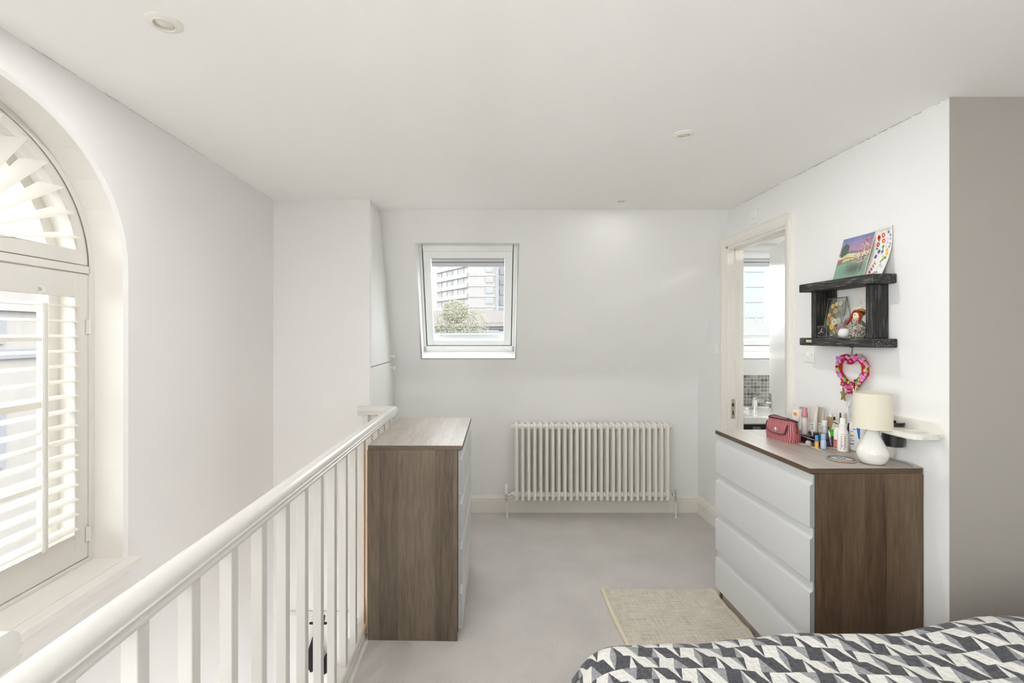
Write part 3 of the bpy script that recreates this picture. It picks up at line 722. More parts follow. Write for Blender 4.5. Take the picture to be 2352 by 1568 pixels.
# ------------------------------------------------------------------ bed and quilt
t = thing('bed', 'low bed under the black and white patterned quilt', 'bed', (1.5, .8, 0))
W(t).box(.47, 2.55, -.02, 1.42, .16, .34, b=.02).build('base', mat('bed_base_fabric', s2l(120, 115, 110), .9, noise=.05), t)
W(t).box(.46, 2.56, -.03, 1.43, .345, .575, b=.04).build('mattress', mat('mattress_ticking', s2l(225, 222, 216), .85), t)
for x_ in (.55, 2.45):
    for y_ in (.08, 1.32): W(t).box(x_-.03, x_+.03, y_-.03, y_+.03, 0, .165, b=.004).build('leg', M_BLACK, t)
def quilt_mat():
    m = bpy.data.materials.new('quilt_print'); m.use_nodes = True; nt = m.node_tree; p = nt.nodes['Principled BSDF']; p.inputs['Roughness'].default_value = .88; p.inputs['Sheen Weight'].default_value = .15
    tc = nt.nodes.new('ShaderNodeTexCoord'); sp = nt.nodes.new('ShaderNodeSeparateXYZ'); nt.links.new(tc.outputs['UV'], sp.inputs[0])
    nz = nt.nodes.new('ShaderNodeTexNoise'); nz.inputs['Scale'].default_value = 60; nt.links.new(tc.outputs['UV'], nz.inputs['Vector'])
    jit = X(nt, nz.outputs['Fac'])-.5
    us = (X(nt, sp.outputs[0])-X(nt, sp.outputs[1])*.36)*.955; vs_ = X(nt, sp.outputs[1])+us*.13      # the cloth lies a little askew
    u = us/.0405+jit*.05; v = vs_/.049+jit*.05
    row = v.floor(); y = v.fract(); odd = row.mod(2.0)
    um = (u-odd*1.5).mod(6.0)
    isW = um.lt(1.0); isD = um.gt(3.0)*um.lt(4.0); first = um.gt(1.0)*um.lt(3.0)
    x = first.pick(um-1.0, um-4.0)
    pd = first.pick(odd.inv(), odd)              # dark parallelogram in this unit?
    par = (x+y).gt(1.0)*(x+y).lt(2.0)
    left = (x+y).lt(1.0); la = x.lt((y*-.5)+.5)
    ra = x.lt((y*-.5)+2.0)
    DK, GR, WH = 0.0, 0.5, 1.0
    Lc = pd.pick(la.pick(GR, odd.pick(WH, GR)), la.pick(odd.pick(GR, WH), DK))
    Rc = pd.pick(ra.pick(WH, odd.pick(DK, GR)), ra.pick(GR, odd.pick(GR, DK)))
    Pc = pd.pick(DK, WH)
    tri = par.pick(Pc, left.pick(Lc, Rc))
    val = isW.pick(1.0, isD.pick(0.0, tri))
    n2 = nt.nodes.new('ShaderNodeTexNoise'); n2.inputs['Scale'].default_value = 420; n2.inputs['Detail'].default_value = 3; nt.links.new(tc.outputs['UV'], n2.inputs['Vector'])
    n3 = nt.nodes.new('ShaderNodeTexNoise'); n3.inputs['Scale'].default_value = 90; n3.inputs['Detail'].default_value = 3; nt.links.new(tc.outputs['UV'], n3.inputs['Vector'])
    fleck = (X(nt, n2.outputs['Fac'])-.5)*.30+(X(nt, n3.outputs['Fac'])-.5)*.22
    grey_amt = (val-.5).op('ABSOLUTE').lt(.3)
    cl = ramp(nt, (val*.8+.1+fleck*(grey_amt*.8+.9)).k, [(.02, s2l(30, 30, 36)), (.20, s2l(92, 92, 99)), (.34, s2l(112, 113, 118)), (.5, s2l(142, 143, 147)), (.66, s2l(176, 177, 180)), (.82, s2l(206, 204, 199)), (.94, s2l(222, 220, 215))])
    nt.links.new(cl, p.inputs['Base Color'])
    vo = nt.nodes.new('ShaderNodeTexVoronoi'); vo.inputs['Scale'].default_value = 75; nt.links.new(tc.outputs['UV'], vo.inputs['Vector'])
    bp = nt.nodes.new('ShaderNodeBump'); bp.inputs['Strength'].default_value = .7; bp.inputs['Distance'].default_value = .005
    nt.links.new((X(nt, vo.outputs['Distance'])*-1.0+fleck*.5).k, bp.inputs['Height']); nt.links.new(bp.outputs['Normal'], p.inputs['Normal']); return m
def interp(tab, q):
    for i in range(len(tab)-1):
        if q <= tab[i+1][0]:
            a, b = tab[i], tab[i+1]; f = (q-a[0])/(b[0]-a[0]); f = f*f*(3-2*f)*.35+f*.65
            return tuple(a[k]+(b[k]-a[k])*f for k in range(1, len(a)))
    return tab[-1][1:]
# profile along the bed, by arc length: (s, x, z)
def arcs(pts):
    out = [(0.0,)+pts[0]]
    for a, b in zip(pts, pts[1:]): out.append((out[-1][0]+math.dist(a, b),)+b)
    return out
def smooth(pts, it=3):
    for _ in range(it):
        q = [pts[0]]
        for a, b in zip(pts, pts[1:]): q += [tuple(a[k]*.75+b[k]*.25 for k in (0, 1)), tuple(a[k]*.25+b[k]*.75 for k in (0, 1))]
        pts = q+[pts[-1]]
    return pts
PX = arcs(smooth([(.215, .22), (.235, .36), (.285, .50), (.335, .575), (.405, .604), (.55, .606), (.9, .622), (1.15, .640), (1.35, .650), (1.47, .672), (1.62, .692), (1.9, .70), (2.55, .70)]))
PY = arcs(smooth([(-.16, -.30), (-.13, -.05), (-.06, 0.0), (.2, 0), (.8, 0.002), (1.35, 0), (1.46, -.002), (1.505, -.03), (1.525, -.10), (1.545, -.25)]))
def ev(tab, q):
    lo = 0
    for i in range(len(tab)-1):
        if tab[i+1][0] >= q: lo = i; break
    else: return tab[-1][1:]
    a, b = tab[lo], tab[lo+1]; f = (q-a[0])/max(1e-9, b[0]-a[0]); return (a[1]+(b[1]-a[1])*f, a[2]+(b[2]-a[2])*f)
NU, NV = 200, 130; LU, LV = PX[-1][0], PY[-1][0]
mb = MB(); uvs = []
def quilt_pt(fu, fv):
    x, z = ev(PX, fu*LU); y, dz = ev(PY, fv*LV)
    wz = .0035*math.sin(x*13+y*5)+.003*math.sin(x*7-y*17+1)+.002*math.sin(x*31+y*23)+.0022*math.sin(y*38-x*9)
    zz = max(.06, z+dz+wz*(1 if dz > -.05 else .4))
    cr = max(0, .604-z)                                       # the foot corner flares outwards
    return (x-.018*max(0, (y-1.25)/.25)*cr*4, y+.010*math.sin(x*9)+.06*cr*max(0, (y-1.2)/.3), zz)
mb.grid(quilt_pt, NU, NV)
q = mb.build('quilt', quilt_mat(), fix=False, ang=80, label='black, grey and white geometric print quilt spread over the bed', category='quilt')
uvl = q.data.uv_layers.new(name='UVMap')
for lp in q.data.loops:
    i = lp.vertex_index; uvl.data[lp.index].uv = ((i % (NU+1))/NU*LU+.09, (i//(NU+1))/NV*LV+.02)

# ------------------------------------------------------------------ text helper
def text_mesh(s, size):
    cu = bpy.data.curves.new('txt', 'FONT'); cu.body = s; cu.size = size; cu.resolution_u = 3; cu.align_x = 'LEFT'
    o = bpy.data.objects.new('txt', cu); COL.objects.link(o); bpy.context.view_layer.update()
    me = bpy.data.meshes.new_from_object(o.evaluated_get(bpy.context.evaluated_depsgraph_get())); bpy.data.objects.remove(o)
    vs = [tuple(v.co) for v in me.vertices]; fs = [tuple(p.vertices) for p in me.polygons]; bpy.data.meshes.remove(me); return vs, fs
def wrap_text(t, name, s, size, r, ang, z, m, vertical=True, bold=0, sub=True, facing=None):
    """print lettering on a cylinder of radius r (local), reading upwards when vertical"""
    vs, fs = text_mesh(s, size); mb = MB(); out = []
    for (x, y, _) in vs:
        al, up = (y, x) if vertical else (x, y)
        a = ang+((-al if vertical else al)/r)
        out.append((r*1.006*math.cos(a), r*1.006*math.sin(a), z+up))
    mb.add(out, fs); return mb.build(name, m, t, fix=False, smooth=False)

# ------------------------------------------------------------------ black wall shelf
def char_wood(sc, lo):
    m = bpy.data.materials.new('charred_wood'); m.use_nodes = True; nt = m.node_tree; p = nt.nodes['Principled BSDF']; p.inputs['Roughness'].default_value = .62
    tc = nt.nodes.new('ShaderNodeTexCoord'); mp = nt.nodes.new('ShaderNodeMapping'); mp.inputs['Scale'].default_value = sc; nt.links.new(tc.outputs['Object'], mp.inputs[0])
    n = nt.nodes.new('ShaderNodeTexNoise'); n.inputs['Scale'].default_value = 2.2; n.inputs['Detail'].default_value = 7; nt.links.new(mp.outputs[0], n.inputs['Vector'])
    nt.links.new(ramp(nt, n.outputs['Fac'], [(.38, s2l(18, 17, 16)), (.55, s2l(46+lo, 45+lo, 44+lo)), (.76, s2l(128+lo, 126+lo, 124+lo))]), p.inputs['Base Color'])
    bp = nt.nodes.new('ShaderNodeBump'); bp.inputs['Strength'].default_value = .5; bp.inputs['Distance'].default_value = .003; nt.links.new(n.outputs['Fac'], bp.inputs['Height']); nt.links.new(bp.outputs['Normal'], p.inputs['Normal']); return m
M_CHAR = char_wood((60, 5, 60), 6); M_CHARP = char_wood((75, 75, 5), -2)
t = thing('wall_shelf', 'rough black wooden box shelf fixed on the right wall', 'shelf', (XR, 2.38, 1.505))
W(t).box(1.755, XR, 2.128, 2.629, 1.801, 1.845, b=.004).build('top_board', M_CHAR, t)
W(t).box(1.755, XR, 2.124, 2.625, 1.507, 1.548, b=.004).build('bottom_board', M_CHAR, t)
W(t).box(1.786, XR, 2.171, 2.206, 1.5482, 1.8008, b=.003).build('post', M_CHARP, t)
W(t).box(1.786, XR, 2.540, 2.575, 1.5482, 1.8008, b=.003).build('post', M_CHARP, t)
W(t).box(1.857, XR-.001, 2.49, 2.5395, 1.5482, 1.8008, b=.002).build('back_panel', M_CHARP, t)
mb = W(t); mb.box(1.7535, 1.7552, 2.525, 2.568, 1.524, 1.538, b=.0006); tg = mb.build('name_tag', mat('ivory_tag', s2l(222, 212, 190), .5), t)
mb = W(t)
for i in range(9):
    y = 2.563-.004*i; mb.box(1.7531, 1.7536, y-.0028, y, 1.529, 1.529+random.uniform(.001, .004))
mb.build('tag_scribble', M_CRACK, tg)

def colour_mat(name, rough=.6):
    m = bpy.data.materials.new(name); m.use_nodes = True; nt = m.node_tree; p = nt.nodes['Principled BSDF']; p.inputs['Roughness'].default_value = rough
    a = nt.nodes.new('ShaderNodeVertexColor'); a.layer_name = 'Col'; nt.links.new(a.outputs[0], p.inputs['Base Color']); return m
def colour_grid(o, nu, nv, fn):
    ca = o.data.color_attributes.new('Col', 'FLOAT_COLOR', 'CORNER')
    for pl in o.data.polygons:
        i, j = pl.index % nu, pl.index//nu
        c = fn((i+.5)/nu, (j+.5)/nv)
        for li in pl.loop_indices: ca.data[li].color = s2l(*c)
R2 = random.Random(3)
def mixc(a, b, f): return tuple(a[k]+(b[k]-a[k])*max(0, min(1, f)) for k in range(3))
# painting: u left->right, v bottom->top
blobs = []
for _ in range(420):
    y = R2.uniform(.33, .93)
    blobs.append((.80+.06*y+R2.gauss(-.10, .62)*max(.05, .30*(1-max(0, y-.42)/.52)), y, R2.uniform(.007, .016), R2.choice([(176, 112, 118), (150, 84, 92), (222, 196, 196), (126, 76, 84), (200, 150, 152), (240, 226, 222)])))
def paint(u, v):
    n = R2.uniform(-1, 1)
    hz = .58+.04*u+.02*math.sin(u*6)
    if v > hz:
        f = (v-hz)/(1-hz); c = mixc((190, 140, 158), (150, 138, 176), f*1.6) if f < .6 else mixc((150, 138, 176), (118, 128, 172), (f-.6)*3+math.sin(u*9)*.3)
        if f < .16+.05*math.sin(u*7): c = mixc((108, 92, 130), c, f*5)
        c = tuple(q+n*9 for q in c)
    elif v > .36+.12*u:
        c = mixc((206, 214, 178), (186, 200, 150), math.sin(u*14+v*9)*.5+.5); c = tuple(q+n*6 for q in c)
        d_ = v-(.46+.04*math.sin(u*5))
        if abs(d_) < .017 and .08 < u < .62: c = (214, 128, 72)
        if u < .17+.02*math.sin(v*30) and v < .49: c = tuple(q+n*18 for q in (164, 106, 98))
        if .30 < u < .46 and .36 < v < .47 and math.sin(u*40)*.02+v < .44: c = tuple(q+n*18 for q in (184, 120, 108))
        if v < .385+.12*u: c = (110, 112, 108)
    else:
        dk = math.exp(-((u-.60)**2/.07+(v-.22)**2/.016)); c = mixc((128, 164, 142), (92, 100, 92), dk*1.1); c = tuple(q+n*22 for q in c)
    tx, ty = u-.16, v-.72
    if v > .58 and (tx/.13)**2+(ty/.155)**2 < 1+.15*n and ty < .15-abs(tx)*.5: c = tuple(q+n*12 for q in (84, 98, 84))
    if abs(u-.10) < .05 and .55 < v < .62: c = (86, 84, 92)
    if abs(u-.84-.05*(v-.2)) < .022 and .12 < v < .5: c = tuple(q+n*10 for q in (112, 96, 98))
    for (bx, by, br, bc) in blobs:
        if (u-bx)**2+(v-by)**2*1.2 < br*br: c = bc
    return tuple(max(0, min(255, q)) for q in c)
t = thing('landscape_painting', 'small painted canvas of pink tree and fields leaning on the black shelf', 'painting', (1.81, 2.33, 1.846))
B0, B1 = Vector((1.800, 2.433, 1.8465)), Vector((1.800, 2.236, 1.8465)); UPv = Vector((.059, 0, .212))
nrm = (B1-B0).cross(UPv).normalized()
if nrm.x > 0: nrm = -nrm
nu, nv = 110, 122
mb = W(t); mb.grid(lambda u, v: B0.lerp(B1, u)+UPv*v+nrm*.0006, nu, nv); o = mb.build('painted_face', colour_mat('oil_paint', .5), t, fix=False, smooth=False); colour_grid(o, nu, nv, paint)
mb = W(t); c8 = [B0, B1, B1+UPv, B0+UPv]; mb.add(c8+[p-nrm*.004 for p in c8], [(0,1,2,3), (7,6,5,4), (0,4,5,1), (1,5,6,2), (2,6,7,3), (3,7,4,0)]); mb.build('canvas_board', mat('canvas_board', s2l(214, 208, 198), .8), t, smooth=False)

# wild-flower card, bowed, leaning to the right of the painting
fl = []
def bloom(cx, cy, r, col, mid, n=6):
    for k in range(n): fl.append((cx+r*.6*math.cos(2*PI*k/n)/1.0, cy+r*.42*math.sin(2*PI*k/n), r*.48, col))
    fl.append((cx, cy, r*.34, mid))
for (a, b, r, c1, c2) in ((.40, .80, .075, (196, 40, 30), (60, 30, 24)), (.60, .83, .075, (214, 84, 44), (240, 225, 200)), (.62, .71, .07, (212, 84, 48), (240, 225, 200)), (.37, .655, .07, (190, 32, 36), (235, 225, 210)),
                          (.84, .87, .05, (126, 146, 186), (90, 110, 120)), (.92, .80, .04, (140, 150, 190), (90, 90, 150)), (.80, .74, .04, (206, 206, 214), (190, 190, 190)), (.93, .72, .04, (160, 168, 200), (200, 200, 220)), (.80, .66, .04, (205, 196, 214), (180, 170, 190)), (.93, .62, .045, (168, 176, 204), (150, 150, 180)), (.90, .56, .03, (80, 96, 170), (60, 70, 140)), (.76, .58, .04, (214, 204, 216), (190, 180, 200)),
                          (.46, .50, .065, (104, 100, 176), (84, 50, 120)), (.62, .485, .06, (124, 124, 190), (90, 60, 130)), (.36, .40, .06, (92, 90, 160), (70, 50, 110)),
                          (.83, .50, .055, (232, 190, 60), (240, 170, 40)), (.86, .42, .055, (230, 186, 70), (240, 170, 40)), (.72, .375, .05, (236, 206, 90), (230, 180, 60)),
                          (.72, .20, .05, (186, 188, 216), (160, 160, 200)), (.82, .16, .045, (196, 196, 220), (170, 170, 200)), (.66, .13, .04, (200, 200, 222), (170, 170, 200))): bloom(a, b, r, c1, c2)
for i in range(8): fl.append((.40-.012*i+(i % 2)*.07, .27-.03*i, .026+.002*i, (170, 30, 96)))
for i in range(9): fl.append((.42-.015*i, .30-.03*i, .012, (70, 110, 60)))
for (a, b) in ((.40, .735), (.32, .575), (.36, .57), (.60, .59), (.64, .60), (.62, .56), (.72, .30), (.76, .31), (.80, .34), (.84, .35), (.86, .33), (.68, .27)): fl.append((a, b, .034, (84, 146, 84)))
for i in range(7): fl.append((.56+.03*i, .04+.012*(i % 3), .02, (92, 104, 70))); fl.append((.50+.02*i, .34+.02*i-.14*(i % 2), .008, (120, 140, 110)))
def card(u, v):
    c = (232, 229, 224)
    if .872 < v < .882 and .25 < u < .8: c = (206, 204, 200)
    for (a, b, r, col) in fl:
        if (u-a)**2+((v-b)*1.45)**2 < r*r: c = col
    return c
t = thing('flower_card', 'white card printed with wild flowers curling behind the painting', 'card', (1.83, 2.21, 1.846))
def card_pt(u, v, off=0):
    bow = .020*math.sin(PI*min(1, v*1.02)); return (1.812+.049*v+bow*.9+off, 2.266-.121*u, 1.8465+.224*v)
nu, nv = 96, 140
mb = W(t); mb.grid(card_pt, nu, nv); o = mb.build('printed_face', colour_mat('card_print', .55), t, fix=False, smooth=False); colour_grid(o, nu, nv, card)
TXT = text_mesh('WILD FLOWERS', .0165); xm = max(v[0] for v in TXT[0])
mb = W(t); mb.add([card_pt(.08+.86*v[0]/xm, .915+.06*v[1]/.0165, -.0006) for v in TXT[0]], TXT[1]); mb.build('title_lettering', mat('grey_print', s2l(170, 168, 164), .7), t, fix=False, smooth=False)
mb = W(t); mb.grid(lambda u, v: card_pt(u, v, .0012), 2, 24); mb.build('card_back', mat('card_back', s2l(228, 224, 216), .6), t, fix=False)

# things inside the shelf
t = thing('travel_clock', 'small square black travel clock inside the shelf at its far end', 'clock', (1.805, 2.508, 1.5485), math.radians(16))
MB().box(-.012, .018, -.0265, .0265, 0, .065, b=.004).build('case', mat('clock_case', s2l(78, 79, 82), .4), t)
MB().lathe([(.026, 0), (.026, -.003), (.0235, -.003), (.0235, -.0015)], (-.012, 0, .034), 28, 'x').build('bezel', M_BLACK, t)
MB().lathe([(.0235, 0), (.0235, -.0012), (0, -.0012)], (-.0122, 0, .034), 28, 'x').build('dial', mat('clock_dial', s2l(134, 136, 140), .4), t)
mb = MB()
for (a, l) in ((.25, .018), (2.0, .013), (4.1, .019)): mb.tube([(-.0142, 0, .034), (-.0142, -l*math.sin(a), .034+l*math.cos(a))], .0012, 6)
mb.build('hands', mat('clock_hands', s2l(226, 206, 150), .4), t)

# floating frame of pressed flowers
t = thing('pressed_flower_frame', 'clear glass frame of pressed flowers standing inside the black shelf', 'frame', (1.83, 2.45, 1.5485))
F0, F1 = Vector((1.806, 2.512, 1.5495)), Vector((1.812, 2.392, 1.5495)); FU = Vector((.030, 0, .208))
fn_ = (F1-F0).cross(FU).normalized()
if fn_.x > 0: fn_ = -fn_
FP = lambda u, v, k=0.0: F0.lerp(F1, u)+FU*v+fn_*k
mb = W(t)
for (a, b) in (((0,0),(1,0)), ((1,0),(1,1)), ((1,1),(0,1)), ((0,1),(0,0))): mb.tube([FP(*a), FP(*b)], .0022, 6)
mb.tube([FP(1, 1), FP(1.02, .35)+Vector((.03, -.018, 0)), FP(1.03, .0)+Vector((.036, -.02, 0))], .002, 6); mb.box(0,0,0,0,0,0) if False else None
for k in (0, 1):
    c = FP(k, 1.0); mb.ball(c, .004, 6, 5)
mb.build('metal_rim', mat('aged_brass_rim', s2l(120, 108, 84), .35, .9), t)
for k in (-.0022, .0022):
    mb = W(t); mb.add([FP(.01, .01, k), FP(.99, .01, k), FP(.99, .99, k), FP(.01, .99, k)], [(0,1,2,3)]); mb.build('glass', M_ACRYL, t, fix=False)
mcol = {}
def flat(c):
    if c not in mcol: mcol[c] = mat('tint_%d_%d_%d' % c, s2l(*c), .7)
    return mcol[c]
def petals(t, name, u, v, r, col, mid, n, par=None):
    mb = W(t); C = FP(u, v, .0006); a1 = (F1-F0).normalized(); a2 = FU.normalized()
    for k in range(n):
        an = 2*PI*k/n; d1 = a1*math.cos(an)+a2*math.sin(an); d2 = a1*-math.sin(an)+a2*math.cos(an); ww = r*1.9/n+r*.12
        mb.add([C+d1*r*.15, C+d1*r*.6+d2*ww, C+d1*r, C+d1*r*.6-d2*ww], [(0,1,2,3)])
    mb.add([C+fn_*.0008+(a1*math.cos(q)+a2*math.sin(q))*r*.32 for q in [2*PI*k/8 for k in range(8)]], [tuple(range(8))], 1)
    mb.build(name, [flat(col), flat(mid)], t, fix=False, smooth=False)
for (u, v, r, c1, c2, n) in ((.32, .80, .014, (222, 190, 70), (200, 160, 40), 9), (.52, .85, .013, (224, 206, 130), (210, 180, 90), 8), (.50, .68, .016, (226, 150, 90), (210, 130, 70), 8), (.20, .58, .012, (224, 184, 76), (150, 110, 40), 8), (.38, .48, .013, (232, 196, 70), (200, 150, 40), 8),
                             (.52, .40, .021, (238, 234, 224), (200, 160, 60), 12), (.42, .28, .018, (238, 206, 50), (214, 170, 30), 8), (.74, .86, .014, (236, 226, 196), (220, 200, 140), 9), (.72, .42, .018, (238, 232, 220), (220, 190, 120), 11)):
    petals(t, 'pressed_flower', u, v, r, c1, c2, n)
def fern(u, v, ang, l, col, n=7):
    mb = W(t); a1 = (F1-F0).normalized(); a2 = FU.normalized(); d1 = a1*math.cos(ang)+a2*math.sin(ang); d2 = a1*-math.sin(ang)+a2*math.cos(ang); C = FP(u, v, .0003)
    mb.add([C-d2*.0006, C+d1*l, C+d2*.0006], [(0,1,2)])
    for k in range(n):
        f = (k+.6)/n; w_ = l*.38*(1-f*.75)
        for s_ in (-1, 1):
            P = C+d1*l*f; mb.add([P, P+d1*w_*.4+d2*s_*w_*.55+d1*.002, P+d1*w_*.7+d2*s_*w_, P+d1*w_*.1+d2*s_*w_*.6], [(0,1,2,3)])
    mb.build('pressed_leaf', flat(col), t, fix=False, smooth=False)
fern(.40, .55, 2.2, .055, (96, 132, 72)); fern(.45, .55, 1.3, .06, (110, 140, 100)); fern(.62, .45, 1.1, .075, (120, 146, 116)); fern(.12, .28, 2.0, .05, (54, 120, 48)); fern(.2, .22, 1.3, .035, (62, 126, 52))
fern(.32, .30, 1.9, .07, (190, 134, 90), 10); fern(.62, .06, 2.4, .06, (206, 184, 130), 5); fern(.72, .10, 2.1, .05, (220, 204, 160), 5); fern(.86, .55, 1.5, .05, (120, 140, 120))

# white fluffy ornament
t = thing('fluffy_ornament', 'white fluffy ornament with pink trim beside the rag doll', 'ornament', (1.805, 2.362, 1.5485))
M_FLUFF = mat('white_fleece', s2l(232, 229, 226), .95, bump=.5, bscale=300, sheen=.4)
MB().ball((0, 0, .026), (.022, .030, .026), 18, 12).build('body', M_FLUFF, t)
mb = MB(); RR = random.Random(5)
for i in range(44):
    a = RR.uniform(-.9, .9); L = RR.uniform(.05, .082); x0 = RR.uniform(-.01, .01); y0 = RR.uniform(-.014, .014)
    mb.add([(x0-.003, y0, .04), (x0+.003, y0+.004, .04), (x0*1.6, y0+math.sin(a)*L*.55, .04+L*math.cos(a*.7)), (x0*1.6-.004, y0+math.sin(a)*L*.5-.006, .04+L*.75)], [(0,1,2,3)])
o = mb.build('plume', M_FLUFF, t, fix=False); o['kind'] = 'stuff'
MB().tube([(-.018, .03, .045), (-.026, .012, .052), (-.022, -.01, .058)], .0035, 6).build('pink_trim', flat((206, 92, 118)), t)

# rag doll
t = thing('rag_doll', 'rag doll with red yarn plaits and floral dress sitting in the shelf', 'doll', (1.805, 2.268, 1.5485))
def floral():
    m = bpy.data.materials.new('floral_cloth'); m.use_nodes = True; nt = m.node_tree; p = nt.nodes['Principled BSDF']; p.inputs['Roughness'].default_value = .9
    tc = nt.nodes.new('ShaderNodeTexCoord'); v = nt.nodes.new('ShaderNodeTexVoronoi'); v.inputs['Scale'].default_value = 400; nt.links.new(tc.outputs['Object'], v.inputs['Vector'])
    sp = nt.nodes.new('ShaderNodeSeparateXYZ'); nt.links.new(v.outputs['Color'], sp.inputs[0])
    r = ramp(nt, sp.outputs[0], [(.0, s2l(44, 56, 48)), (.25, s2l(92, 104, 90)), (.5, s2l(206, 200, 186)), (.75, s2l(176, 140, 128)), (.95, s2l(70, 90, 74))])
    nt.nodes[-1].color_ramp.interpolation = 'CONSTANT' if hasattr(nt.nodes[-1], 'color_ramp') else None
    nt.links.new(r, p.inputs['Base Color']); return m
mb = MB(); mb.lathe([(.026, 0), (.034, .008), (.037, .028), (.034, .052), (.024, .074), (.013, .086), (.011, .090)], n=22); mb.build('dress', floral(), t)
MB().ball((-.002, .004, .108), (.019, .021, .023), 16, 12).build('head', mat('calico_skin', s2l(224, 206, 182), .9), t)
M_YARN = mat('red_yarn', s2l(150, 42, 22), .95, noise=.3, nscale=200, bump=.6, bscale=350)
mb = MB(); mb.grid(lambda u, v: (.005+.0200*math.cos(v*PI/2)*math.cos(PI*2*u), .004+.0245*math.cos(v*PI/2)*math.sin(PI*2*u), .1175+.018*math.sin(v*PI/2)+.35*(.0200*math.cos(v*PI/2)*-math.cos(PI*2*u))), 20, 7)
mb.tube([(-.008, .026, .108), (-.010, .024, .120), (-.012, .014, .130), (-.013, .0, .1325), (-.012, -.010, .129), (-.010, -.018, .118), (-.010, -.020, .106)], [.0045, .005, .005, .0045, .005, .005, .0045], 8)
mb.tube([(-.010, .025, .116), (-.013, .030, .102), (-.018, .036, .088), (-.020, .046, .074), (-.020, .052, .066)], [.006, .0065, .006, .0055, .004], 8)
mb.tube([(-.008, -.020, .112), (-.012, -.024, .100), (-.018, -.026, .086), (-.022, -.027, .074)], [.005, .0055, .005, .0035], 8)
mb.build('yarn_hair', M_YARN, t)
mb = MB(); mb.M = mb.M @ Matrix.Translation((.008, -.004, .130)) @ Matrix.Rotation(.35, 4, 'Y') @ Matrix.Translation((0, 0, -.130)); mb.lathe([(.029, .1265), (.028, .130), (.019, .131), (.016, .139), (.008, .142), (0, .143)], (0, 0, 0), 20); mb.build('straw_hat', mat('straw', s2l(176, 130, 62), .9, noise=.2, nscale=150), t)
mb = MB()
for y_ in (.010, -.003): mb.ball((-.0212, y_, .113), .0021, 8, 6)
mb.build('eyes', M_BLACK, t)

# note pinned on the wall behind the doll
t = thing('paper_note', 'pale yellow note with handwriting on the wall inside the shelf', 'note', (XR, 2.29, 1.73))
W(t).box(XR-.0015, XR-.0003, 2.235, 2.365, 1.665, 1.795).build('sheet', mat('note_paper', s2l(230, 228, 218), .8), t)
mb = W(t)
def scrawl(pts): mb.tube([(XR-.002, y+.052, z) for y, z in pts], .00055, 5)
scrawl([(2.276, 1.742), (2.283, 1.727), (2.284, 1.722), (2.272, 1.722)]); scrawl([(2.262, 1.732), (2.254, 1.733)]); scrawl([(2.278, 1.705), (2.277, 1.695), (2.272, 1.694), (2.268, 1.703), (2.267, 1.694)]); scrawl([(2.262, 1.703), (2.260, 1.694)])
mb.build('handwriting', M_BLACK, t)

# ------------------------------------------------------------------ heart wreath
HC = (2.382, 1.374)                         # centre on the wall (y, z); +right in the photo = -y
t = thing('heart_wreath', 'red heart wreath covered in pink and lilac flowers hanging below the shelf', 'wreath', (XR, HC[0], HC[1]))
H0 = [(0, .068), (-.030, .092), (-.066, .086), (-.100, .050), (-.103, -.006), (0, -.108), (.103, -.006), (.100, .050), (.066, .086), (.030, .092)]
H1 = [(0, .040), (-.034, .066), (-.057, .062), (-.077, .040), (-.079, .002), (0, -.076), (.079, .002), (.077, .040), (.057, .062), (.034, .066)]
mb = MB(); n = len(H0)
vs = []
for (P, xx) in ((H0, -.004), (H1, -.004), (H0, -.022), (H1, -.022)): vs += [(xx, -a*(.87 if a < 0 else 1), b) for a, b in P]
fs = []
for i in range(n):
    j = (i+1) % n
    fs += [(i, j, n+j, n+i), (2*n+i, 3*n+i, 3*n+j, 2*n+j), (i, 2*n+i, 2*n+j, j), (n+i, n+j, 3*n+j, 3*n+i)]
mb.add(vs, fs); mb.build('heart_frame', mat('red_plastic', s2l(186, 18, 22), .3), t, smooth=False)
mb = MB(); mb.tube([(-.012, .006, .074), (-.004, 0, .128), (-.012, -.006, .074)], .0011, 5); mb.lathe([(.002, 0), (.002, -.016)], (0, 0, .128), 6, 'x'); mb.tube([(-.012, 0, .128), (-.012, .009, .131)], .0012, 5); mb.build('hanging_cord', M_BLACK, t)
def flower_mesh(name, col, mid, r, n, th):
    m = MB()
    for k in range(n):
        a = 2*PI*k/n; m.ball((-th*.3, r*.62*math.cos(a), r*.62*math.sin(a)), (th*.5, r*.46, r*.46), 6, 4)
    m.ball((-th*.7, 0, 0), (th*.5, r*.34, r*.34), 6, 4, 1)
    return m.mesh(name, [flat(col), flat(mid)])
FM = {'m': flower_mesh('flower', (168, 18, 84), (226, 150, 196), .0135, 5, .010), 'o': flower_mesh('flower', (206, 92, 160), (238, 130, 50), .0125, 6, .009), 'p': flower_mesh('flower', (222, 134, 190), (240, 190, 222), .009, 5, .008),
      'l': flower_mesh('flower', (158, 128, 206), (196, 178, 230), .0095, 4, .008), 'g': flower_mesh('flower', (156, 186, 30), (196, 214, 70), .009, 4, .007), 'e': flower_mesh('flower', (48, 150, 88), (120, 210, 180), .0075, 4, .006), 'd': flower_mesh('flower', (150, 14, 66), (120, 10, 50), .007, 4, .008)}
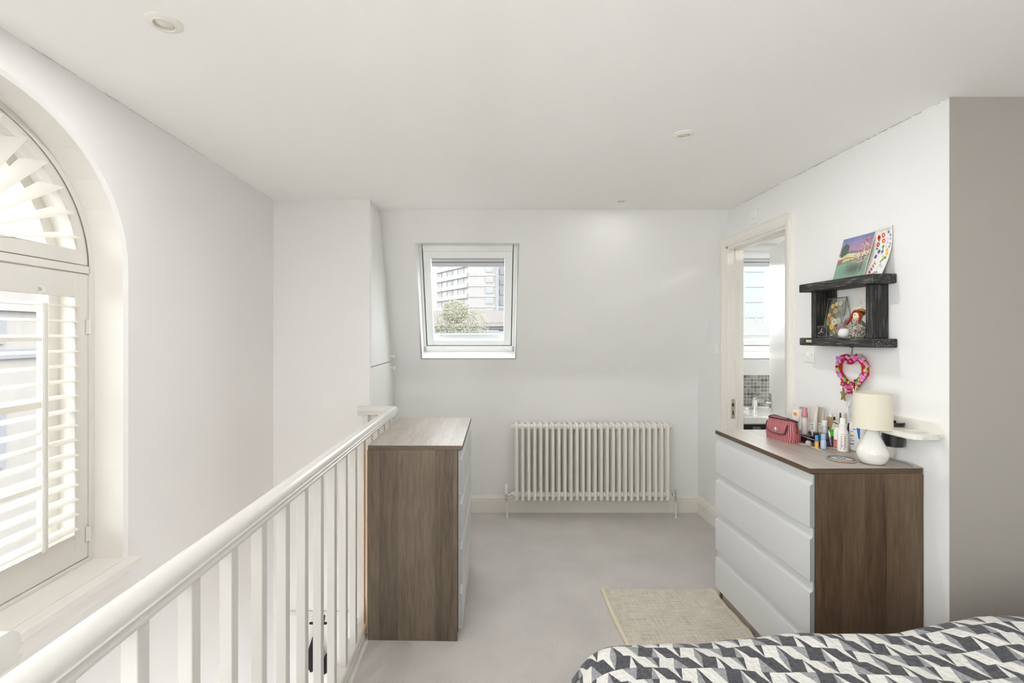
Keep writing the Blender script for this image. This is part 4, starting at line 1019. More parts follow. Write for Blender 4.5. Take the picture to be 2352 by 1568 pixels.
# placed from the photo: (crop x, crop y, kind) in the 1900..2020 x 790..950 detail
FL = [(230,310,'l'),(280,300,'l'),(325,305,'o'),(285,350,'p'),(300,395,'p'),(250,375,'l'),(385,300,'m'),(425,255,'d'),(450,285,'p'),(495,320,'p'),(540,310,'g'),(580,300,'p'),(655,300,'o'),(670,245,'d'),(720,285,'l'),(775,290,'l'),(750,345,'p'),(790,380,'p'),(820,330,'p'),(755,255,'g'),
      (475,395,'m'),(545,380,'m'),(620,345,'p'),(225,430,'p'),(250,455,'g'),(215,505,'d'),(270,510,'d'),(250,560,'g'),(220,585,'p'),(265,600,'g'),(285,665,'l'),(310,700,'p'),(270,700,'l'),(320,745,'p'),(375,775,'g'),(420,790,'e'),(440,830,'e'),(455,810,'d'),(405,820,'g'),
      (365,895,'m'),(490,870,'g'),(570,900,'m'),(445,965,'o'),(535,970,'o'),(600,950,'m'),(495,1065,'m'),(545,1050,'m'),(600,1050,'g'),(860,430,'p'),(885,455,'g'),(855,520,'d'),(910,500,'p'),(885,560,'g'),(860,600,'p'),(900,610,'g'),(760,690,'l'),(790,720,'p'),(755,735,'p'),(875,690,'p'),(830,745,'p'),(785,810,'p'),(730,800,'g'),(640,820,'d'),(680,845,'e'),(730,835,'e'),(680,890,'g'),(720,885,'p'),(690,940,'e'),(720,940,'d'),(675,975,'g'),(650,860,'e')]
for (cx, cy, k) in FL:
    X_ = XR-.030-.006*R2.random(); d_ = FPX*X_/(1900+cx/9.8-1117); z_ = EYE+(767-(790+cy/9.8))*d_/FPX
    obj('flower', FM[k], t, (X_-XR, d_-HC[0], z_-HC[1]), (R2.uniform(0, 1.2), R2.uniform(-.3, .3), R2.uniform(-.4, .4)))
mb = W(t)
for (a, b) in ((565, 610), (650, 625)):
    pts = []
    for (cx, cy) in ((a, 930), ((a+b)/2, 1010), (b, 1095)):
        X_ = XR-.042; d_ = FPX*X_/(1900+cx/9.8-1117); pts.append((X_, d_, EYE+(767-(790+cy/9.8))*d_/FPX))
    mb.tube(pts, .0017, 5)
mb.build('white_ribbon', M_PVC, t)
# gold star and white feather hung from the wreath
X_ = XR-.03; d_ = FPX*X_/(1900+362/9.8-1117); z_ = EYE+(767-(790+1135/9.8))*d_/FPX
t = thing('gold_star', 'gold star ornament dangling below the heart wreath', 'ornament', (X_, d_, z_), math.radians(-18))
mb = MB(); P = [((.038 if k % 2 == 0 else .015)*math.sin(2*PI*k/10), (.038 if k % 2 == 0 else .015)*math.cos(2*PI*k/10)) for k in range(10)]
mb.prism(P, 'x', -.003, .003); mb.build('star', mat('gold_glitter', s2l(150, 126, 72), .5, .3, noise=.15, nscale=400), t, smooth=False)
MB().tube([(0, 0, .038), (0, .002, .062)], .0008, 5).build('thread', M_BRASS, t)
X_ = XR-.02; d_ = FPX*X_/(1900+455/9.8-1117); z_ = EYE+(767-(790+1340/9.8))*d_/FPX
t = thing('white_feather', 'white feather hanging below the heart wreath beside the lamp shade', 'feather', (X_, d_, z_))
mb = MB(); n = 12
top = [(0, -.014+.004, .030), ]
def feather_pt(u, v):
    f = v; yc = .020*(f-.5)+.010*math.sin(f*3)-.01; w_ = .011*math.sin(PI*min(1, f*.9+.08))**.7; return (.0015*math.sin(u*9+f*20), yc+(u-.5)*2*w_, .028-.066*f-abs(u-.5)*.012)
mb.grid(feather_pt, 8, 14); mb.build('vane', mat('feather_white', s2l(226, 226, 224), .8), t, fix=False)
MB().tube([(0, -.02, .03), (0, -.014, .075)], .0008, 5).build('thread', M_PVC, t)

# ------------------------------------------------------------------ table lamp
ZT = 1.0005
t = thing('table_lamp', 'white ceramic table lamp with cream drum shade on the dark chest', 'lamp', (1.705, 2.066, ZT))
mb = MB(); mb.lathe([(.036, 0), (.041, .001), (.047, .007), (.055, .024), (.0585, .042), (.057, .056), (.050, .074), (.041, .092), (.033, .110), (.0255, .128), (.0195, .145), (.0165, .158), (.0165, .166), (.010, .168), (.010, .175)], n=48); mb.build('base', M_PLATE, t)
M_SHADE = mat('cream_lampshade', s2l(222, 216, 199), .75, noise=.02, nscale=120, bump=.1, bscale=300)
mb = MB(); n = 56
prof = [(.0705, .156), (.0685, .308), (.0670, .308), (.0690, .156)]
vs = []; fs = []
for (r, z) in prof: vs += [(r*math.cos(2*PI*k/n), r*math.sin(2*PI*k/n), z) for k in range(n)]
for i in range(4):
    for k in range(n): fs.append((i*n+k, i*n+(k+1) % n, ((i+1) % 4)*n+(k+1) % n, ((i+1) % 4)*n+k))
mb.add(vs, fs); mb.build('shade', M_SHADE, t)
for z, r in ((.156, .0704), (.308, .0684)): MB().tube([(r*math.cos(2*PI*k/40), r*math.sin(2*PI*k/40), z) for k in range(41)], .0013, 6).build('shade_rim', M_SHADE, t)
for k in range(3): MB().tube([(.012, 0, .185), (.067*math.cos(2*PI*k/3), .067*math.sin(2*PI*k/3), .170)], .001, 5).build('shade_spoke', M_CHROME, t)
mb = MB(); mb.lathe([(.013, .17), (.013, .195), (.020, .215), (.0215, .235), (.014, .254), (0, .258)], n=20); mb.build('bulb', M_PVC, t)
mb = W(t); mb.tube([(1.742, 2.09, 1.006), (1.80, 2.15, 1.0035), (1.843, 2.145, 1.0035), (1.8535, 2.07, 1.0035), (1.846, 2.03, 1.0035), (1.835, 2.005, 1.0035)], .0028, 6); mb.build('cord', mat('grey_flex', s2l(190, 192, 190), .5), t)

# ------------------------------------------------------------------ coaster
t = thing('coaster', 'round black and white patterned coaster in front of the lamp', 'coaster', (1.606, 2.117, ZT))
MB().lathe([(.054, 0), (.055, .001), (.055, .0035)], n=48).build('cork_base', mat('cork', s2l(150, 112, 78), .9), t)
mb = MB(); mb.lathe([(.055, .0035), (.0545, .0052), (.0535, .0055), (.0, .0055)], n=48); mb.build('printed_top', mat('coaster_white', s2l(200, 202, 198), .3), t)
def ringpart(r0, r1, name, col, a0=0, a1=2*PI, n=48):
    mb = MB()
    for k in range(n):
        a, b = a0+(a1-a0)*k/n, a0+(a1-a0)*(k+1)/n
        mb.add([(r0*math.cos(a), r0*math.sin(a), .0058), (r1*math.cos(a), r1*math.sin(a), .0058), (r1*math.cos(b), r1*math.sin(b), .0058), (r0*math.cos(b), r0*math.sin(b), .0058)], [(0,1,2,3)])
    return mb.build(name, flat(col), t, fix=False)
for (a, b, c) in ((.050, .053, (40, 44, 42)), (.043, .048, (52, 58, 56)), (.036, .0385, (70, 74, 72))): ringpart(a, b, 'printed_ring', c)
mb = MB()
for k in range(8):
    a = 2*PI*k/8+.2; mb.add([(.008*math.cos(a-.5), .008*math.sin(a-.5), .0058), (.032*math.cos(a), .032*math.sin(a), .0058), (.008*math.cos(a+.5), .008*math.sin(a+.5), .0058)], [(0,1,2)])
mb.build('printed_star', flat((86, 92, 94)), t, fix=False)

# ------------------------------------------------------------------ toiletries on the dark chest
M_WP = mat('white_bottle_plastic', s2l(234, 232, 229), .3)
def face_dir(x, y): return math.atan2(-y, -x)         # direction from an object towards the viewer
t = thing('spray_bottle', 'white spray bottle with red and black lettering left of the lamp', 'bottle', (1.731, 2.272, ZT))
MB().lathe([(.020, 0), (.0225, .002), (.0225, .092), (.0205, .100), (.0155, .108), (.0148, .112)], n=32).build('body', M_WP, t)
mb = MB(); mb.lathe([(.0160, .111), (.0160, .131), (.0128, .134), (.0118, .156), (.0105, .161), (0, .1615)], n=24); mb.build('spray_cap', M_WP, t)
fd = face_dir(1.731, 2.272)
wrap_text(t, 'lettering', 'Magnesium', .0150, .0225, fd-.10, .010, flat((150, 30, 48)))
wrap_text(t, 'lettering', 'Menopause', .0150, .0225, fd+.52, .010, flat((92, 24, 34)))
wrap_text(t, 'lettering', 'BetterYou', .0062, .0225, fd-.30, .083, flat((70, 72, 74)), vertical=False)
t = thing('spray_bottle', 'white bottle with red panel half hidden behind the lettered spray bottle', 'bottle', (1.753, 2.330, ZT))
MB().lathe([(.018, 0), (.0195, .002), (.0195, .088), (.017, .094)], n=28).build('body', M_WP, t)
MB().lathe([(.0165, .0935), (.0165, .109), (.0175, .109), (.0175, .112), (0, .1125)], n=24).build('cap', M_WP, t); MB().lathe([(.0168, .1085), (.0178, .109), (.0178, .1105), (.0168, .111)], n=24, caps=False).build('dark_band', flat((60, 62, 68)), t)
mb = MB(); n = 18; fd = face_dir(1.753, 2.330)
for k in range(n):
    a, b = fd-1.2+2.2*k/n, fd-1.2+2.2*(k+1)/n
    for (z0, z1) in ((.004, .044),): mb.add([(.0197*math.cos(a), .0197*math.sin(a), z0), (.0197*math.cos(b), .0197*math.sin(b), z0), (.0197*math.cos(b), .0197*math.sin(b), z1), (.0197*math.cos(a), .0197*math.sin(a), z1)], [(0,1,2,3)])
mb.build('red_panel', flat((190, 34, 38)), t, fix=False)
mb = MB()
for k in range(3):
    a, b = fd-1.0+.3*k, fd-.9+.3*k
    mb.add([(.0199*math.cos(a), .0199*math.sin(a), .008), (.0199*math.cos(b), .0199*math.sin(b), .008), (.0199*math.cos(b), .0199*math.sin(b), .04), (.0199*math.cos(a), .0199*math.sin(a), .04)], [(0,1,2,3)])
mb.build('white_print', M_WP, t, fix=False)
# lotion bottle behind the lamp
t = thing('lotion_bottle', 'tall white lotion bottle with blue print partly behind the lamp shade', 'bottle', (1.810, 2.282, ZT), math.radians(50))
mb = MB(); mb.lathe([(.024, 0), (.028, .003), (.029, .02), (.029, .120), (.025, .138), (.013, .150), (.011, .152)], n=32, sx=.62, sy=1.12); mb.build('body', M_WP, t)
mb = MB(); mb.lathe([(.012, .151), (.012, .164), (.005, .166), (.005, .178)], n=16); mb.build('pump', M_WP, t)
def on_label(name, pts, col, off=.0004):
    mb = MB(); P = []
    for (y, z) in pts:
        x = -.029*.62*math.sqrt(max(0, 1-(y/(.029*1.12))**2))-off; P.append((x, y, z))
    mb.add(P, [tuple(range(len(P)))]); return mb.build(name, flat(col), t, fix=False, smooth=False)
for (z, a, b, h, c) in ((.103, .029, .004, .0045, (90, 120, 200)), (.092, .029, .016, .003, (110, 130, 205)), (.071, .028, .015, .004, (70, 74, 84)), (.057, .028, .022, .003, (90, 110, 200)), (.048, .028, .012, .003, (80, 110, 200)), (.030, .028, .014, .0045, (60, 62, 70))):
    m_ = (a+b)/2; on_label('printed_line', [(a, z), (m_, z), (b, z), (b, z+h), (m_, z+h), (a, z+h)], c)
on_label('blue_wedge', [(.004, .114), (-.004, .062), (-.010, .060), (-.010, .114)], (36, 110, 196), .0008)
# acrylic organiser
t = thing('makeup_organiser', 'clear acrylic makeup tray with dividers on the dark chest', 'organiser', (1.742, 2.47, ZT))
mb = W(t); a, b, c, d_ = 1.662, 1.836, 2.337, 2.600; z = ZT; th = .0022
mb.box(a, b, c, d_, z, z+th); mb.box(a, b, c, c+th, z+th, z+.030); mb.box(a, a+th, c, d_, z+th, z+.032); mb.box(b-th, b, c, d_, z+th, z+.034); mb.box(a, b, d_-th, d_, z+th, z+.040)
for y_ in (2.43, 2.52): mb.box(a+th, b-th, y_, y_+th, z+th, z+.055)
mb.box(1.745, 1.745+th, c+th, 2.43, z+th, z+.03); mb.box(1.75, 1.75+th, 2.432, 2.52, z+th, z+.05)
mb.build('tray', M_ACRYL, t, smooth=False)
for (y0, y1, x0, x1) in ((c, c, a, b),):
    mb = W(t); mb.tube([(x0, y0-.0008, z+.0015), (x1, y0-.0008, z+.0015)], .0013, 6); mb.tube([(a, c, z+.032), (a, d_, z+.034)], .0013, 6); mb.build('polished_edge', mat('acrylic_edge', s2l(214, 214, 216), .2), t)
ZI = ZT+.0026
def bottle(name, label, x, y, prof, m, cap=None, mcap=None, z=ZI, sx=1, sy=1, n=20, cat='bottle', pn=('body', 'cap')):
    t = thing(name, label, cat, (x, y, z)); MB().lathe(prof, n=n, sx=sx, sy=sy).build(pn[0], m, t)
    if cap: MB().lathe(cap, n=n).build(pn[1], mcap, t)
    return t
bottle('dropper_bottle', 'tiny pale blue bottle standing in front of the makeup tray', 1.672, 2.322, [(.0105, 0), (.0122, .002), (.0122, .036), (.0105, .042), (.008, .046)], mat('pale_blue_plastic', s2l(176, 196, 222), .3), [(.0092, .0455), (.0105, .047), (.0098, .070), (.0075, .073), (0, .0735)], mat('sky_blue_cap', s2l(150, 188, 228), .35), z=ZT)
bottle('lip_balm', 'orange lip balm with a blue cap beside the tiny pale blue bottle', 1.647, 2.333, [(.0078, 0), (.0082, .002), (.0082, .034)], mat('orange_label', s2l(232, 176, 84), .4), [(.0078, .034), (.0076, .061), (.006, .064), (0, .0642)], mat('blue_cap', s2l(58, 130, 186), .35), z=ZT, cat='lip balm')
# pump bottle
t = thing('pump_bottle', 'clear bottle with a dusty pink pump behind the striped bag', 'bottle', (1.700, 2.500, ZI))
MB().lathe([(.0145, 0), (.0158, .003), (.0158, .112), (.0135, .120), (.0125, .1235)], n=24).build('body', mat('frosted_clear', s2l(206, 196, 192), .25), t)
M_PINK = mat('dusty_pink_plastic', s2l(188, 132, 136), .35)
MB().lathe([(.0158, .1225), (.0162, .124), (.0160, .142), (.0135, .150), (.0128, .168), (.0120, .174), (0, .1745)], n=24).build('pump_collar', M_PINK, t)
MB().tube([(-.002, .003, .171), (-.012, .012, .172), (-.017, .017, .169)], [.006, .0045, .0035], 8).build('nozzle', M_PINK, t)
def tube_tube(name, label, x, y, z, rz, h, r, wtop, m, mcap, cap_h=.0, lab=None, tilt=0):
    """squeeze tube standing on its cap with the flat crimp on top"""
    t = thing(name, label, 'tube', (x, y, z), rz)
    n = 20; secs = []
    for i in range(7):
        f = i/6; ry = r*(1-f)+wtop/2*f; rx = r*(1-f)**.8+.0012*f
        secs.append([(rx*math.cos(2*PI*k/n)+tilt*f, ry*math.sin(2*PI*k/n), cap_h+(h-cap_h)*f) for k in range(n)])
    sweep(MB(), secs); mb = MB(); sweep(mb, secs); mb.build('body', m, t, ang=50)
    if cap_h: MB().lathe([(r*.86, 0), (r*.9, .001), (r*.9, cap_h)], n=18).build('cap', mcap, t)
    if lab:
        z0, z1, col, ln = lab; mb = MB(); P = []
        for (yy, zz) in ((.9, z0), (.3, z0), (-.3, z0), (-.9, z0), (-.9, z1), (-.3, z1), (.3, z1), (.9, z1)):
            f = (zz-cap_h)/(h-cap_h); ry = r*(1-f)+wtop/2*f; rx = r*(1-f)**.8+.0012*f
            P.append((-rx*math.sqrt(max(.05, 1-(yy*.8)**2))-.0012+tilt*f, yy*.8*ry, zz))
        mb.add(P, [(0,1,6,7), (1,2,5,6), (2,3,4,5)]); o = mb.build('label_patch', flat(col), t, fix=False, smooth=False)
        mb = MB()
        for i, zz in enumerate(ln):
            f = (zz-cap_h)/(h-cap_h); rx = r*(1-f)**.8+.0012*f; mb.box(-rx-.0022+tilt*f, -rx-.0012+tilt*f, -r*.35, r*(.1 if i else .45), zz, zz+.0022)
        mb.build('label_print', flat((70, 70, 74)), o, smooth=False)
    return t
M_T1 = mat('pearl_tube', s2l(206, 200, 192), .3); M_T2 = mat('taupe_tube', s2l(176, 164, 150), .3); M_T3 = mat('cream_tube', s2l(228, 224, 216), .35)
rv = lambda x, y: math.atan2(-y, -x)+PI
tube_tube('cream_tube', 'tall pearl grey cosmetic tube with printed label behind the pink pump', 1.757, 2.515, ZI, .55, .176, .018, .045, M_T1, M_WP, .012, (.045, .092, (228, 226, 222), (.080, .068, .060)))
tube_tube('cream_tube', 'taupe cosmetic tube, second of the two tall tubes', 1.792, 2.505, ZI, .55, .176, .0155, .036, M_T2, M_WP, .012, (.045, .092, (214, 210, 204), (.080, .068, .060)))
t9 = tube_tube('cream_tube', 'white tube with an orange square left of the pink pump', 1.690, 2.556, ZI, .5, .155, .016, .038, M_T3, M_WP, .014, (.098, .125, (232, 228, 222), ()))
mb = MB(); mb.box(-.0135, -.0125, -.010, .004, .123, .140); mb.build('orange_square', flat((232, 140, 50)), t9, smooth=False)
t = thing('paper_packet', 'square white packet tilted on edge at the back of the toiletries', 'packet', (1.690, 2.590, ZT+.135))
o = MB(Matrix.Rotation(.6, 4, 'Z') @ Matrix.Rotation(.52, 4, 'X')).box(-.0015, .0015, -.024, .024, -.001, .045).build('packet', mat('packet_paper', s2l(214, 210, 204), .6), t)
# the packet leans on the tubes
bottle('toner_bottle', 'small clear bottle with a white cap among the toiletries', 1.775, 2.455, [(.0115, 0), (.0125, .002), (.0125, .078), (.010, .084)], mat('clear_grey', s2l(196, 194, 192), .2), [(.0118, .083), (.0122, .084), (.0122, .112), (.011, .114), (0, .1145)], M_WP)
t = thing('perfume_bottle', 'amber glass perfume bottle with a white top at the back', 'bottle', (1.822, 2.478, ZT+.0028), .4)
MB().box(-.008, .008, -.018, .018, .0, .128, b=.004).build('glass', mat('amber_glass', s2l(176, 150, 116), .1), t)
MB().lathe([(.006, .128), (.006, .132), (.008, .132), (.008, .145), (0, .146)], n=16).build('stopper', M_WP, t)
t['label'] = 'amber glass perfume bottle with a white top standing at the back'
def stick(name, label, p0, p1, r, parts, cat):
    """slender brush or pen; parts: list of (name, f0, f1, radius factor, material)"""
    t = thing(name, label, cat, p0); P0, P1 = Vector(p0), Vector(p1)
    for (pn, f0, f1, k0, k1, m) in parts:
        mb = W(t); mb.tube([P0.lerp(P1, f0), P0.lerp(P1, (f0+f1)/2), P0.lerp(P1, f1)], [r*k0, r*(k0+k1)/2*1.04, r*k1], 10); mb.build(pn, m, t)
def at(cx, cy, d): return px(1740+cx/9.8, 920+cy/9.8, d)
M_BRIS = mat('brown_bristle', s2l(104, 62, 50), .9)
stick('makeup_brush', 'slim black makeup brush with a white tip', (1.806, 2.420, ZI+.001), at(1722, 222, 2.41), .0042, [('handle', 0, .82, .8, 1.0, M_BLACK), ('tip', .82, 1, .9, .6, M_WP)], 'brush')
stick('makeup_brush', 'dark makeup brush with brown bristles left of the spray bottle', (1.812, 2.390, ZI+.001), at(1862, 275, 2.375), .0042, [('handle', 0, .62, .7, 1.3, M_BLACK), ('ferrule', .62, .76, 1.2, 1.1, M_BRASS), ('bristles', .76, 1, 1.1, .8, M_BRIS)], 'brush')
stick('lip_gloss', 'beige lip gloss tube just behind the lettered spray bottle', (1.816, 2.362, ZI+.001), at(1982, 285, 2.33), .0058, [('tube', 0, .6, 1, 1, M_T3), ('cap', .6, 1, 1, .9, mat('beige_cap', s2l(196, 184, 170), .4))], 'lip gloss')
stick('mascara', 'black mascara standing between spray bottle and lotion bottle', (1.806, 2.352, ZT+.0032), at(2068, 505, 2.352), .0056, [('tube', 0, .55, .9, .9, mat('smoky_tube', s2l(120, 120, 124), .3)), ('cap', .55, 1, 1, .95, M_BLACK)], 'mascara')
stick('eyeliner_pen', 'purple and white eyeliner pen sticking out of the tray', (1.742, 2.365, ZI+.002), at(1600, 590, 2.40), .0042, [('barrel', 0, .45, .8, 1, mat('lilac', s2l(146, 128, 186), .4)), ('grip', .45, .8, 1, 1, M_WP), ('cap', .8, 1, 1, .9, mat('navy', s2l(36, 34, 60), .4))], 'pen')
stick('lip_brush', 'short clear stick with white end behind the tiny blue bottle', (1.705, 2.442, ZI+.001), at(1228, 690, 2.45), .0034, [('handle', 0, .7, 1, 1, M_T1), ('end', .7, 1, 1, .8, M_WP)], 'brush')
def packet(name, label, cx, cy, d, wd, ht, tiltx, rz, col, col2=None):
    p = at(cx, cy, d); t = thing(name, label, 'packet', p, rz)
    M = Matrix.Rotation(tiltx, 4, 'X')
    MB(M).box(-.002, .002, -wd/2, wd/2, 0, ht, b=.0008).build('sachet', flat(col), t)
    if col2: MB(M).box(-.0028, -.0019, -wd*.42, wd*.42, ht*.74, ht*.86).build('printed_band', flat(col2), t)
packet('sample_sachet', 'beige sample sachet tilted among the brushes', 1715, 660, 2.385, .026, .050, .30, .3, (206, 202, 184), (70, 84, 70))
packet('green_packet', 'bright green packet in the makeup tray', 1685, 800, 2.375, .030, .034, -.15, .3, (74, 170, 40), (50, 130, 30))
packet('yellow_packet', 'yellow packet edge showing above the green packet', 1740, 660, 2.40, .024, .022, .1, .3, (232, 186, 40))
# dark compacts lying in the tray
def compact(label, x, y, r, z=ZI):
    t = thing('compact', label, 'compact', (x, y, z)); MB().lathe([(r*.95, 0), (r, .001), (r, .011), (r*.97, .012)], n=24).build('case', M_BLACK, t); MB().lathe([(r*.97, .0122), (r, .013), (r, .019), (r*.96, .0205), (0, .021)], n=24).build('lid', M_BLACK, t)
compact('round black compact at the front of the makeup tray', 1.712, 2.385, .027)
compact('round black compact beside the green packet in the tray', 1.772, 2.382, .024)
t = thing('makeup_palette', 'dark rectangular makeup palette on edge at the left of the tray', 'palette', (1.688, 2.465, ZI), .2); MB().box(-.016, .016, -.030, .030, 0, .034, b=.002).build('case', M_BLACK, t); MB().box(-.0165, -.0155, -.02, .02, .006, .012).build('red_stripe', flat((150, 20, 30)), t)
t = thing('makeup_palette', 'black makeup box behind the tiny pale blue bottle', 'palette', (1.715, 2.478, ZI), .1); MB().box(.008, .03, -.026, .03, 0, .045, b=.002).build('case', M_BLACK, t)
t = thing('powder_puff', 'grey fluffy powder brush left of the tiny blue bottle', 'brush', (1.6285, 2.366, ZT), .3)
MB().ball((0, 0, .0165), (.0125, .014, .016), 14, 10).build('bristles', mat('grey_fluff', s2l(176, 174, 174), .95, bump=.6, bscale=400, noise=.15, nscale=150), t); MB().lathe([(.006, 0), (.006, .012)], (0, .0, .029), 10).build('ferrule', M_BLACK, t)
t = thing('nail_file', 'white nail file lying on the dark chest before the tray', 'nail file', (1.63, 2.37, ZT), 0)
p0, p1 = Vector((1.628, 2.442, ZT+.0012)), Vector((1.634, 2.282, ZT+.0012))
mb = W(t); dv = (p1-p0).normalized(); sv = Vector((-dv.y, dv.x, 0)); P = []
for k in range(9): f = k/8; c = p0.lerp(p1, f)+Vector((.006*math.sin(f*PI), 0, 0)); P.append((c, .0055 if 0 < k < 8 else .003))
vs = []
for c, w_ in P: vs += [c-sv*w_, c+sv*w_, c+sv*w_+Vector((0,0,.0015)), c-sv*w_+Vector((0,0,.0015))]
fs = [(0,1,2,3), (35,34,33,32)]
for k in range(8):
    for q in range(4): fs.append((k*4+q, k*4+(q+1) % 4, (k+1)*4+(q+1) % 4, (k+1)*4+q))
mb.add(vs, fs); mb.build('strip', mat('nail_file_white', s2l(222, 216, 204), .7), t)

# striped bag
def stripes():
    m = bpy.data.materials.new('striped_cloth'); m.use_nodes = True; nt = m.node_tree; p = nt.nodes['Principled BSDF']; p.inputs['Roughness'].default_value = .85
    at_ = nt.nodes.new('ShaderNodeAttribute'); at_.attribute_name = 'stripe'
    s = X(nt, at_.outputs['Fac'])/.0215
    f = s.fract(); r = nt.nodes.new('ShaderNodeValToRGB'); r.color_ramp.interpolation = 'CONSTANT'; e = r.color_ramp.elements
    stops = [(0, (158, 34, 48)), (.15, (196, 100, 78)), (.32, (214, 194, 192)), (.39, (104, 62, 124)), (.50, (176, 46, 54)), (.60, (196, 104, 84)), (.72, (98, 58, 118)), (.80, (216, 198, 200)), (.87, (150, 34, 50)), (.95, (150, 108, 76))]
    while len(e) < len(stops): e.new(.5)
    for q, (a, c) in zip(e, stops): q.position = a; q.color = s2l(*c)
    nt.links.new(f.k, r.inputs[0]); nt.links.new(r.outputs[0], p.inputs['Base Color']); return m
t = thing('striped_bag', 'red striped cloth toiletry bag with dark piping and clasp on the chest', 'bag', (1.602, 2.530, ZT), math.radians(6))
M_STR = stripes(); M_PIP = mat('dark_plum_piping', s2l(56, 30, 36), .4)
mb = MB(); n = 28; secs = []; hl, ht_ = .094, .036
def bag_sec(f):
    z = .112*f; k = 1+.10*math.sin(PI*min(1, f*1.5))-.04*f; kw = (1.0-.42*f)+.12*math.sin(PI*f)
    out = []
    for q in range(n):
        a = 2*PI*q/n; c, s_ = math.cos(a), math.sin(a); e = .42
        out.append((ht_*kw*math.copysign(abs(c)**e, c), hl*k*math.copysign(abs(s_)**e, s_), z+.004*f*math.sin(a*2)))
    return out
secs = [bag_sec(f) for f in (0, .06, .2, .4, .6, .8, .93, 1.0)]
sweep(mb, secs); o = mb.build('body', M_STR, t, fix=False, ang=60)
ref = bag_sec(.4); acc = [0.0]
for q in range(1, n): acc.append(acc[-1]+math.dist(ref[q-1], ref[q]))
at_ = o.data.attributes.new('stripe', 'FLOAT', 'POINT'); at_.data.foreach_set('value', [acc[i % n]+.0015*math.sin(i*.9) for i in range(len(o.data.vertices))])
mid_ = acc[n//2]
mb = MB(); rim = bag_sec(1.0); mb.tube(rim+[rim[0]], .0042, 8); mb.build('zip_rim', M_PIP, t)
fl_ = lambda y: -(ht_*.80)-.009
mb = MB(); pts = []
def flap(u, v):
    y = (u-.5)*.150*(1-.10*v**3); z = .092-.058*v*(1-.25*abs(2*u-1)**4); xx = -ht_*((1-.42*(z/.112))+.12*math.sin(PI*z/.112))-.0055-.004*math.sin(PI*v); return (xx, y, z)
mb.grid(flap, 20, 10); o = mb.build('flap', M_STR, t, fix=False)
at_ = o.data.attributes.new('stripe', 'FLOAT', 'POINT'); at_.data.foreach_set('value', [mid_-((i % 21)/20-.5)*.150+.001*math.sin((i//21)*.7) for i in range(len(o.data.vertices))])
edge = [flap(0, v/10) for v in range(11)]+[flap(u/20, 1) for u in range(1, 21)]+[flap(1, v/10) for v in range(9, -1, -1)]
MB().tube(edge, .0028, 7).build('flap_piping', M_PIP, t)
cz = flap(.47, .62); mb = MB(); mb.lathe([(.0115, .001), (.0115, -.003), (.006, -.005), (.005, -.002), (0, -.002)], cz, 20, 'x'); mb.build('clasp', M_CHROME, t)
mb = MB(); mb.tube([(.004, -hl*.98, .108), (-.002, -hl*1.08, .085), (0, -hl*1.10, .05)], .003, 6); mb.ball((.01, -hl*.3, .116), .005, 8, 6); mb.build('zip_pull', M_PIP, t)

# ------------------------------------------------------------------ white wall bracket and black cup
M_BRK = mat('bracket_plastic', s2l(228, 226, 218), .3)
t = thing('wall_bracket', 'cream plastic wall bracket with ring holes beside the lamp', 'bracket', (XR, 2.05, 1.15))
mb = W(t); P = []
for k in range(13): a = -PI/2+PI*k/12; P.append((1.943-.036*math.cos(a), 1.164+.036*math.sin(a)))
for k in range(13): a = PI/2+PI*k/12; P.append((2.205-.036*math.cos(a), 1.164+.036*math.sin(a)))
mb.prism(P, 'x', XR-.016, XR-.0005); mb.build('wall_plate', M_BRK, t)
# arm: slab with two holes (built as a grid fan around each hole)
def ring_slab(mb, cx, cy, hole, outer, z0, z1, n=32):
    P0 = [(cx+hole*math.cos(2*PI*k/n), cy+hole*math.sin(2*PI*k/n)) for k in range(n)]
    vs = [(a, b, z0) for a, b in P0]+[(a, b, z0) for a, b in outer]+[(a, b, z1) for a, b in P0]+[(a, b, z1) for a, b in outer]; fs = []
    for k in range(n):
        j = (k+1) % n
        fs += [(k, n+k, n+j, j), (2*n+k, 2*n+j, 3*n+j, 3*n+k), (k, j, 2*n+j, 2*n+k), (n+k, 3*n+k, 3*n+j, n+j)]
    mb.add(vs, fs)
def rrect(cx, cy, x0, x1, y0, y1, n=32, rad=(0,0,0,0)):
    out = []
    for k in range(n):
        a = 2*PI*k/n; c, s_ = math.cos(a), math.sin(a)
        tx = ((x1-cx)/c if c > 1e-6 else ((x0-cx)/c if c < -1e-6 else 1e9)); ty = ((y1-cy)/s_ if s_ > 1e-6 else ((y0-cy)/s_ if s_ < -1e-6 else 1e9)); q = min(tx, ty)
        x, y = cx+c*q, cy+s_*q
        for (qx, qy, r) in rad:
            sx_, sy_ = (1 if qx > cx else -1), (1 if qy > cy else -1); ix, iy = qx-sx_*r, qy-sy_*r
            if (x-ix)*sx_ > 0 and (y-iy)*sy_ > 0:
                dx, dy = c, s_; ox, oy = cx-ix, cy-iy; B = ox*dx+oy*dy; C = ox*ox+oy*oy-r*r; q2 = -B+math.sqrt(max(0, B*B-C)); x, y = cx+dx*q2, cy+dy*q2
        out.append((x, y))
    return out
mb = W(t); H1c, H2c = (1.798, 1.965), (1.820, 2.095)
ring_slab(mb, *H1c, .046, rrect(*H1c, 1.735, XR-.012, 1.899, 2.034, rad=((1.735, 1.899, .03), (XR-.012, 1.899, .02))), 1.139, 1.160)
ring_slab(mb, *H2c, .0405, rrect(*H2c, 1.745, XR-.012, 2.034, 2.155, rad=((1.745, 2.155, .03),)), 1.139, 1.160)
mb.build('ring_arm', M_BRK, t, ang=40)
